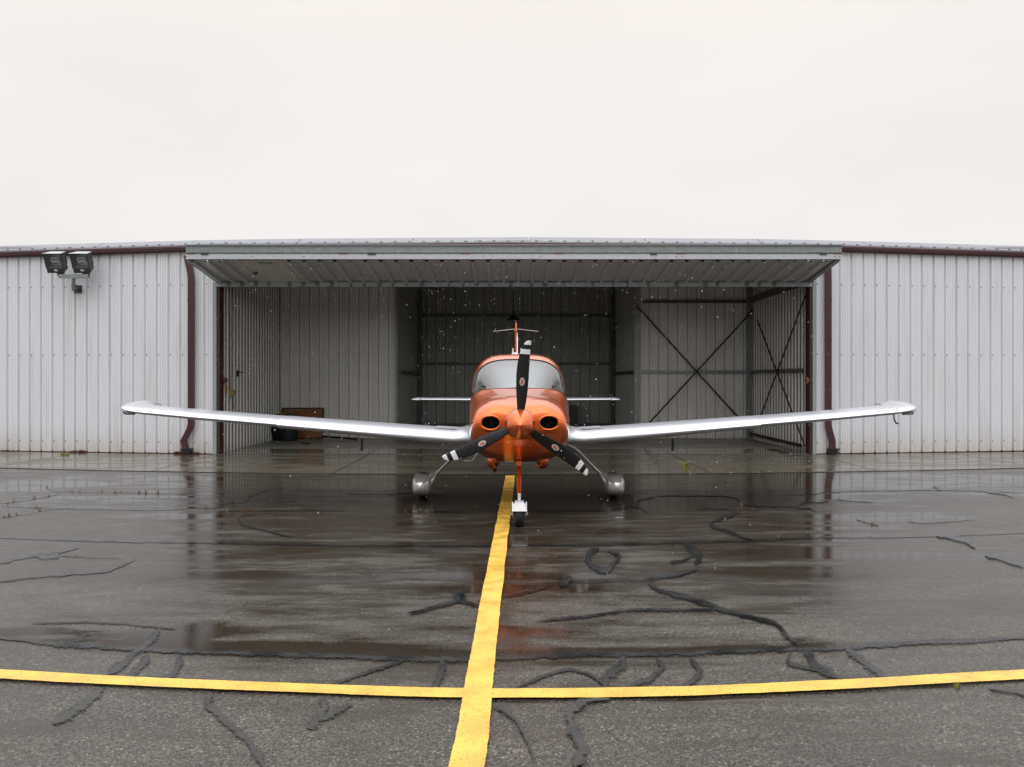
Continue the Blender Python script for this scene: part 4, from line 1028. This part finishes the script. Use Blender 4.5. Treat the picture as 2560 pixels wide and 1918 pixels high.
# wings -------------------------------------------------------------
def airfoil(x, dle, ch, zle, t, te=0.0, inc=0.0, n=18):
    up, lo = [], []
    for i in range(n+1):
        s = (1-math.cos(math.pi*i/n))/2
        y = 5*(.2969*math.sqrt(s)-.126*s-.3516*s*s+.2843*s**3-.1036*s**4)
        cam_ = .12*t/.2*s*(1-s)*.9
        up.append((x, dle+ch*s, zle+t*y*1.0*.98+cam_+te*s)); lo.append((x, dle+ch*s, zle-t*y*.92+cam_*.5+te*s))
    return up[::-1]+lo[1:-1]
def wing(s):
    X = lambda a: AX+s*a
    sec_in = [(.60, 10.84, 1.56, .905, .30), (.70, 10.86, 1.50, .875, .235), (.86, 10.87, 1.47, .868, .205), (1.5, 10.88, 1.44, .917, .195), (2.4, 10.89, 1.40, .993, .172), (3.19, 10.90, 1.36, 1.060, .155)]
    sec_out = [(3.20, 10.925, 1.33, 1.066, .138), (4.2, 10.94, 1.26, 1.150, .125), (5.00, 10.95, 1.20, 1.222, .112)]
    tip = [(5.005, 10.953, 1.20, 1.2222, .111, 0), (5.15, 10.965, 1.17, 1.238, .106, .0), (5.235, 11.0, 1.12, 1.252, .094, .012), (5.30, 11.06, 1.03, 1.268, .080, .035), (5.35, 11.14, .92, 1.281, .060, .055), (5.385, 11.24, .76, 1.293, .038, .06), (5.40, 11.38, .50, 1.303, .016, .05)]
    w = mk('wing', B().loft([airfoil(X(q[0]), *q[1:]) for q in sec_in]), M['silver'], plane, 50)
    mk('outer_panel', B().loft([airfoil(X(q[0]), *q[1:]) for q in sec_out]), M['silver'], w, 50)
    mk('wing_tip', B().loft([airfoil(X(q[0]), *q[1:]) for q in tip]), M['silver'], w, 50)
    # nav light lens under the tip edge
    b = B(); b.tube([(X(5.10), 11.0, 1.195), (X(5.24), 11.04, 1.208), (X(5.335), 11.13, 1.235)], [.012, .022, .010], 8); mk('position_light', b, M['lens'], w, 60)
    # root fairing rising beside the cowl
    b = B(); rg = []
    for q, t in ((.585, 0), (.625, .3), (.65, .6), (.68, .85), (.76, 1)):
        top = 1.13-.16*t**.6; rg.append(airfoil(X(q), 10.66+.195*t, 1.8-.32*t, .935-.062*t, .34-.13*t))
    b.loft(rg); mk('root_fairing', b, M['silver'], w, 60)
    # walkway
    a = airfoil(X(.80), 10.87, 1.47, .872, .205+.003)[::-1]; c = airfoil(X(1.10), 10.875, 1.455, .890, .202+.003)[::-1]
    k0, k1 = 5, 16
    A = [Vector(p)+Vector((0, 0, .003)) for p in airfoil(X(.80), 10.87, 1.47, .870, .208)[:14]]; C = [Vector(p)+Vector((0, 0, .006)) for p in airfoil(X(1.12), 10.875, 1.455, .888, .203)[:14]]
    b = B().loft([A, C], False, False, closed=False); mk('walkway', b, M['grip'], w)
    # flap hinge / tie-down under wing
    tx, tz = XZ(905 if s < 0 else 1682, 1112, 11.8); b = B(); b.box(tx-.014, tx+.014, 11.78, 11.82, tz-.075, tz+.09); b.box(tx-.02, tx+.012, 11.77, 11.83, tz-.085, tz-.06)
    mk('tie_down_ring', b, M['dark'], w)
    ax, az = XZ(395 if s < 0 else 2196, 1013, 12.0); b = B(); b.tube([(ax-.05, 12.0, az+.012), (ax, 12.02, az+.018), (ax+.05, 12.0, az)], .006, 6); mk('aileron_horn', b, M['dark'], w)
    if s > 0:
        p = [W(2234, 1036, 11.2), W(2236, 1050, 11.2), W(2240, 1058, 11.15), W(2246, 1059, 10.95)]
        b = B(); b.tube(p, .010, 8); mk('pitot_tube', b, M['dark'], w, 60)
    return w
wing(-1); wing(1)
# main gear
for s in (-1, 1):
    X = lambda a: AX+s*a
    b = B(); b.loft([[(X(x)+cx*w*.7, d+cy*ln, z+cx*s*w*.7) for cx, cy in [(math.cos(t), math.sin(t)) for t in [2*math.pi*k/14 for k in range(14)]]] for x, d, z, w, ln in
        ((.60, 11.5, .80, .07, .18), (.76, 11.52, .715, .05, .12), (.84, 11.53, .655, .032, .085), (.95, 11.55, .54, .026, .065), (1.10, 11.58, .39, .024, .06), (1.20, 11.6, .30, .030, .08), (1.27, 11.62, .235, .06, .12))])
    leg = mk('main_gear_leg', b, M['pant'], plane, 60)
    rg = []
    xc = 1.335
    for d, w, h0, h1 in ((11.19, .012, .19, .21), (11.21, .05, .14, .26), (11.26, .090, .10, .30), (11.36, .125, .062, .335), (11.52, .140, .042, .352), (11.72, .137, .045, .35), (11.98, .105, .075, .325), (12.25, .06, .115, .275), (12.45, .012, .17, .21)):
        zc = (h0+h1)/2; hh = (h1-h0)/2
        rg.append([(X(xc)+w*math.copysign(abs(math.cos(t))**.62, math.cos(t)), d, zc+hh*math.copysign(abs(math.sin(t))**.62, math.sin(t))) for t in [2*math.pi*k/28 for k in range(28)]])
    p = mk('wheel_fairing', B().loft(rg), M['pant'], plane, 60)
    b = B(); b.loft([[(X(x)+r*.8*math.cos(t), d+r*2.0*math.sin(t), z+s*r*.8*math.cos(t)) for t in [2*math.pi*k/16 for k in range(16)]] for x, d, z, r in ((1.10, 11.6, .395, .02), (1.16, 11.59, .345, .036), (1.21, 11.57, .295, .062), (1.27, 11.54, .25, .10), (1.33, 11.56, .20, .12))])
    mk('leg_cuff', b, M['pant'], p, 60)
    b = B(); b.lathe([(.06, -.055), (.13, -.062), (.168, -.05), (.180, -.02), (.180, .02), (.168, .05), (.13, .062), (.06, .055)], (X(xc), 11.62, .180), 'x', 32); mk('main_wheel', b, M['rubber'], plane, 60)
    if s < 0: pts = [W(1191, 1136, 11.4), W(1180, 1152, 11.4), W(1160, 1152, 11.4)]
    else: pts = [W(1404, 1136, 11.4), W(1413, 1152, 11.4), W(1430, 1152, 11.4)]
    pts = [pts[0]+Vector((-s*.06, 0, .09))]+pts
    b = B(); b.tube(pts, .0105, 8); b.obox(pts[-1].lerp(pts[-2], .5)+Vector((0, .02, 0)), (.05, 0, 0), (0, .03, 0), (0, 0, .006)); mk('entry_step', b, M['silver'], plane, 60)
# nose gear
def oval(c, a, bq, n=14): return [(c[0]+a*math.cos(t), c[1]+bq*math.sin(t), c[2]) for t in [2*math.pi*k/n for k in range(n)]]
nx = W(1298, 1, 9.5).x
b = B(); b.loft([oval((nx, 10.02, .70), .024, .05), oval((nx, 9.92, .62), .025, .055), oval((nx-.001, 9.72, .47), .029, .06), oval((nx-.001, 9.55, .36), .026, .05), oval((nx, 9.46, .345), .018, .035), oval((nx, 9.43, .33), .012, .02)])
b.obox((nx, 9.90, .655), (.03, 0, 0), (0, .05, 0), (0, 0, .03))
mk('nose_gear_leg', b, M['orange'], plane, 50)
nd = 9.36
b = B(); b.lathe([(0, .0), (.017, .0), (.017, .06), (.02, .06), (.02, .075), (0, .075)], (nx, 9.40, .285), 'z', 14)
# fork: crown plate sloping forward and two arms
def q(x, y, z): return (nx+x, y, z)
b.add([q(-.050, nd-.08, .277), q(.050, nd-.08, .277), q(.074, nd-.125, .256), q(.086, nd-.165, .190), q(-.086, nd-.165, .190), q(-.074, nd-.125, .256),
       q(-.050, nd-.07, .265), q(.050, nd-.07, .265), q(.074, nd-.112, .245), q(.086, nd-.152, .190), q(-.086, nd-.152, .190), q(-.074, nd-.112, .245)],
      [(0, 5, 4, 3, 2, 1), (6, 7, 8, 9, 10, 11), (0, 1, 7, 6), (1, 2, 8, 7), (2, 3, 9, 8), (3, 4, 10, 9), (4, 5, 11, 10), (5, 0, 6, 11)])
b.box(nx-.05, nx+.05, nd-.075, nd+.09, .266, .277)
for s in (-1, 1): b.add([q(s*.070, nd-.165, .19), q(s*.070, nd-.06, .285), q(s*.070, nd+.03, .12), q(s*.070, nd-.04, .10), q(s*.084, nd-.165, .19), q(s*.084, nd-.06, .275), q(s*.080, nd+.03, .12), q(s*.080, nd-.04, .10)], [(0, 1, 2, 3), (4, 7, 6, 5), (0, 4, 5, 1), (1, 5, 6, 2), (2, 6, 7, 3), (3, 7, 4, 0)])
fk = mk('nose_fork', b, M['white'], plane)
mk('axle', B().tube([q(-.097, nd-.005, .135), q(.097, nd-.005, .135)], .013, 10), M['galv2'], fk)
nwz = .131
wh = mk('nose_wheel', B().lathe([(.05, -.045), (.10, -.054), (.121, -.046), (.130, -.02), (.131, 0), (.130, .02), (.121, .046), (.10, .054), (.05, .045)], (nx-.002, nd-.02, nwz), 'x', 36), M['rubber'], plane, 60)
mk('rim', B().lathe([(.0, -.047), (.07, -.047), (.07, .047), (.0, .047)], (nx-.002, nd-.02, nwz), 'x', 24), M['galv2'], wh, 40)
# tail
def stab(s):
    X = lambda a: AX-.02+s*a
    b = B().loft([airfoil(X(a), d, c, z, t) for a, d, c, z, t in ((.10, 14.62, .86, 1.292, .06), (1.70, 14.82, .66, 1.300, .046))])
    o = mk('horizontal_stabilizer', b, M['silver'], plane, 50)
    b = B().loft([airfoil(X(a), d, c, z, t) for a, d, c, z, t in ((1.705, 14.62, .86, 1.300, .058), (1.80, 14.64, .84, 1.301, .050), (1.86, 14.72, .7, 1.303, .018))]); mk('balance_horn', b, M['silver'], o, 50)
stab(-1); stab(1)
def finring(z, d, c, t, n=16):
    up, lo = [], []
    for i in range(n+1):
        s = (1-math.cos(math.pi*i/n))/2; y = 5*(.2969*math.sqrt(s)-.126*s-.3516*s*s+.2843*s**3-.1036*s**4)
        up.append((AX-.015+t*y, d+c*s, z)); lo.append((AX-.015-t*y, d+c*s, z))
    return up[::-1]+lo[1:-1]
fin = mk('vertical_fin', B().loft([finring(1.35, 13.9, 1.5, .09), finring(1.9, 14.45, 1.05, .078), finring(2.52, 14.95, .75, .070)]), M['orange'], plane, 50)
mk('fin_cap', B().loft([finring(2.523, 14.80, .9, .072), finring(2.62, 14.86, .82, .064), finring(2.68, 14.93, .7, .045), finring(2.70, 15.0, .5, .015)]), M['orange'], fin, 60)
tp = B(); tp.bar((AX-.015+.022, 13.955+.45, 1.91), (AX-.015+.020, 14.955, 2.51), .016, .02, up=(0, 1, 0)); mk('fin_strip', tp, M['white'], fin)  # narrow white strip up the right of the fin's leading edge
#
ft = W(1291, 823, 15.0)
for s in (-1, 1):
    e = W(1289.5+s*57, 829, 15.1); mk('whip_antenna', B().tube([(AX-.015+s*.035, 15.05, 2.575), e], [.0055, .0035], 6), M['white'], fin)
# roof antenna
c = Vector((AX-.045, 11.72, 2.005))
b = B().loft([[(c.x+w*math.cos(t), c.y+l*math.sin(t), z) for t in [2*math.pi*k/14 for k in range(14)]] for z, w, l in ((1.99, .062, .12), (2.02, .056, .11), (2.035, .03, .07))]); an = mk('beacon_base', b, M['white'], plane, 60)
mk('antenna_mast', B().loft([[(c.x-.03+w*math.cos(t), c.y+.02+l*math.sin(t), z) for t in [2*math.pi*k/8 for k in range(8)]] for z, w, l in ((2.03, .012, .03), (2.10, .008, .02))]), M['white'], an)
mk('antenna_mast', B().tube([(c.x+.085, c.y+.05, 2.0), (c.x+.085, c.y+.06, 2.10)], [.008, .006], 6), M['white'], an)

# ------------------------------------------------------------------ weeds and falling snow
def tuft(b, c, h, n, rr, spread=.7):
    for _ in range(n):
        a = rr.uniform(0, 6.283); l = h*rr.uniform(.5, 1.15); k = rr.uniform(.1, spread); w = h*.045+.0012
        o = Vector((c.x+rr.gauss(0, h*.18), c.y+rr.gauss(0, h*.18), c.z)); d = Vector((math.cos(a), math.sin(a), 0)); s = Vector((-d.y, d.x, 0))*w
        m = o+d*l*k*.45+Vector((0, 0, l*.6)); t = o+d*l*k+Vector((0, 0, l*.95))
        b.add([o-s, o+s, m+s*.7, m-s*.7, t], [(0, 1, 2, 3), (3, 2, 4)])
rr = random.Random(11)
WP = [(117,1218),(180,1230),(199,1230),(255,1231),(287,1232),(303,1232),(348,1233),(365,1233),(396,1233),(455,1235),(462,1235),(624,1239),(691,1226),(33,1252),(86,1245),(122,1240),(23,1291),(43,1287),(92,1268),(98,1276),(10,1294),(515,1268),(562,1273),(612,1279),(634,1279),(643,1279),(1854,1265),(2182,1312),(1014,1281),(1040,1281),(1750,1240),(160,1120+32),(300-10,1232),(66,1161),(20,1260)]
b = B()
for p in WP:
    g = G(*p); tuft(b, g, rr.uniform(.03, .06), 8, rr)
mk('crack_weeds', b, M['weed'], None, label='orange dry weeds in pavement cracks', cat='weeds', kind='stuff')
b = B(); tuft(b, G(1714, 1171, .01)+Vector((0, 0, 0)), .15, 46, rr, 1.3); tuft(b, G(1735, 1176, .01), .06, 14, rr, 1.0)
mk('grass_tuft', b, M['weedg'], None, label='yellow green grass tuft at the apron edge right of the plane', cat='grass')
b = B()
for _ in range(10): g = G(rr.uniform(150, 172), rr.uniform(1135, 1141), .01); tuft(b, g, .07, 6, rr)
g = G(2392, 1719); tuft(b, g, .035, 16, rr)
mk('green_weeds', b, M['weedg'], None, label='green weeds in apron joint and line', cat='weeds', kind='stuff')
b = B()
for (a, c, n, h) in ((0, 40, 26, .05), (180, 218, 40, .08), (150, 190, 16, .05), (370, 430, 24, .04), (435, 462, 40, .08), (474, 500, 34, .07), (220, 360, 20, .03), (2140, 2160, 8, .04), (10, 470, 50, .025)):
    for _ in range(n):
        px = rr.uniform(a, c); X = (px-1280)/FPX*18.6; X = (px-1280)/FPX*(front(X)-.03); tuft(b, Vector((X, front(X)-.03-rr.uniform(0, .05), .01)), h*rr.uniform(.5, 1), 6, rr, 1.2)
mk('wall_foot_weeds', b, M['moss'], None, label='reddish weeds along the foot of the left wall', cat='weeds', kind='stuff')

def snow():
    rr = random.Random(21); b = B()
    t = [(1, 0, 0), (-1, 0, 0), (0, 1, 0), (0, -1, 0), (0, 0, 1.5), (0, 0, -1.5)]
    F = [(0, 2, 4), (2, 1, 4), (1, 3, 4), (3, 0, 4), (2, 0, 5), (1, 2, 5), (3, 1, 5), (0, 3, 5)]
    for _ in range(1900):
        y = 3.2+12.8*rr.random()**.7; x = rr.uniform(-.36, .38)*y*1.05; z = rr.uniform(.3, 1.65+.16*y)
        r = rr.choice([.0014, .0018, .002, .0024, .0028, .0042]) * (1 if y > 7 else .5)
        b.add([(x+a*r, y+c*r, z+d*r*1.3) for a, c, d in t], F)
    mk('falling_snow', b, M['snow'], None, label='fine wet snow falling in front of the hangar', cat='snow', kind='stuff')
snow()
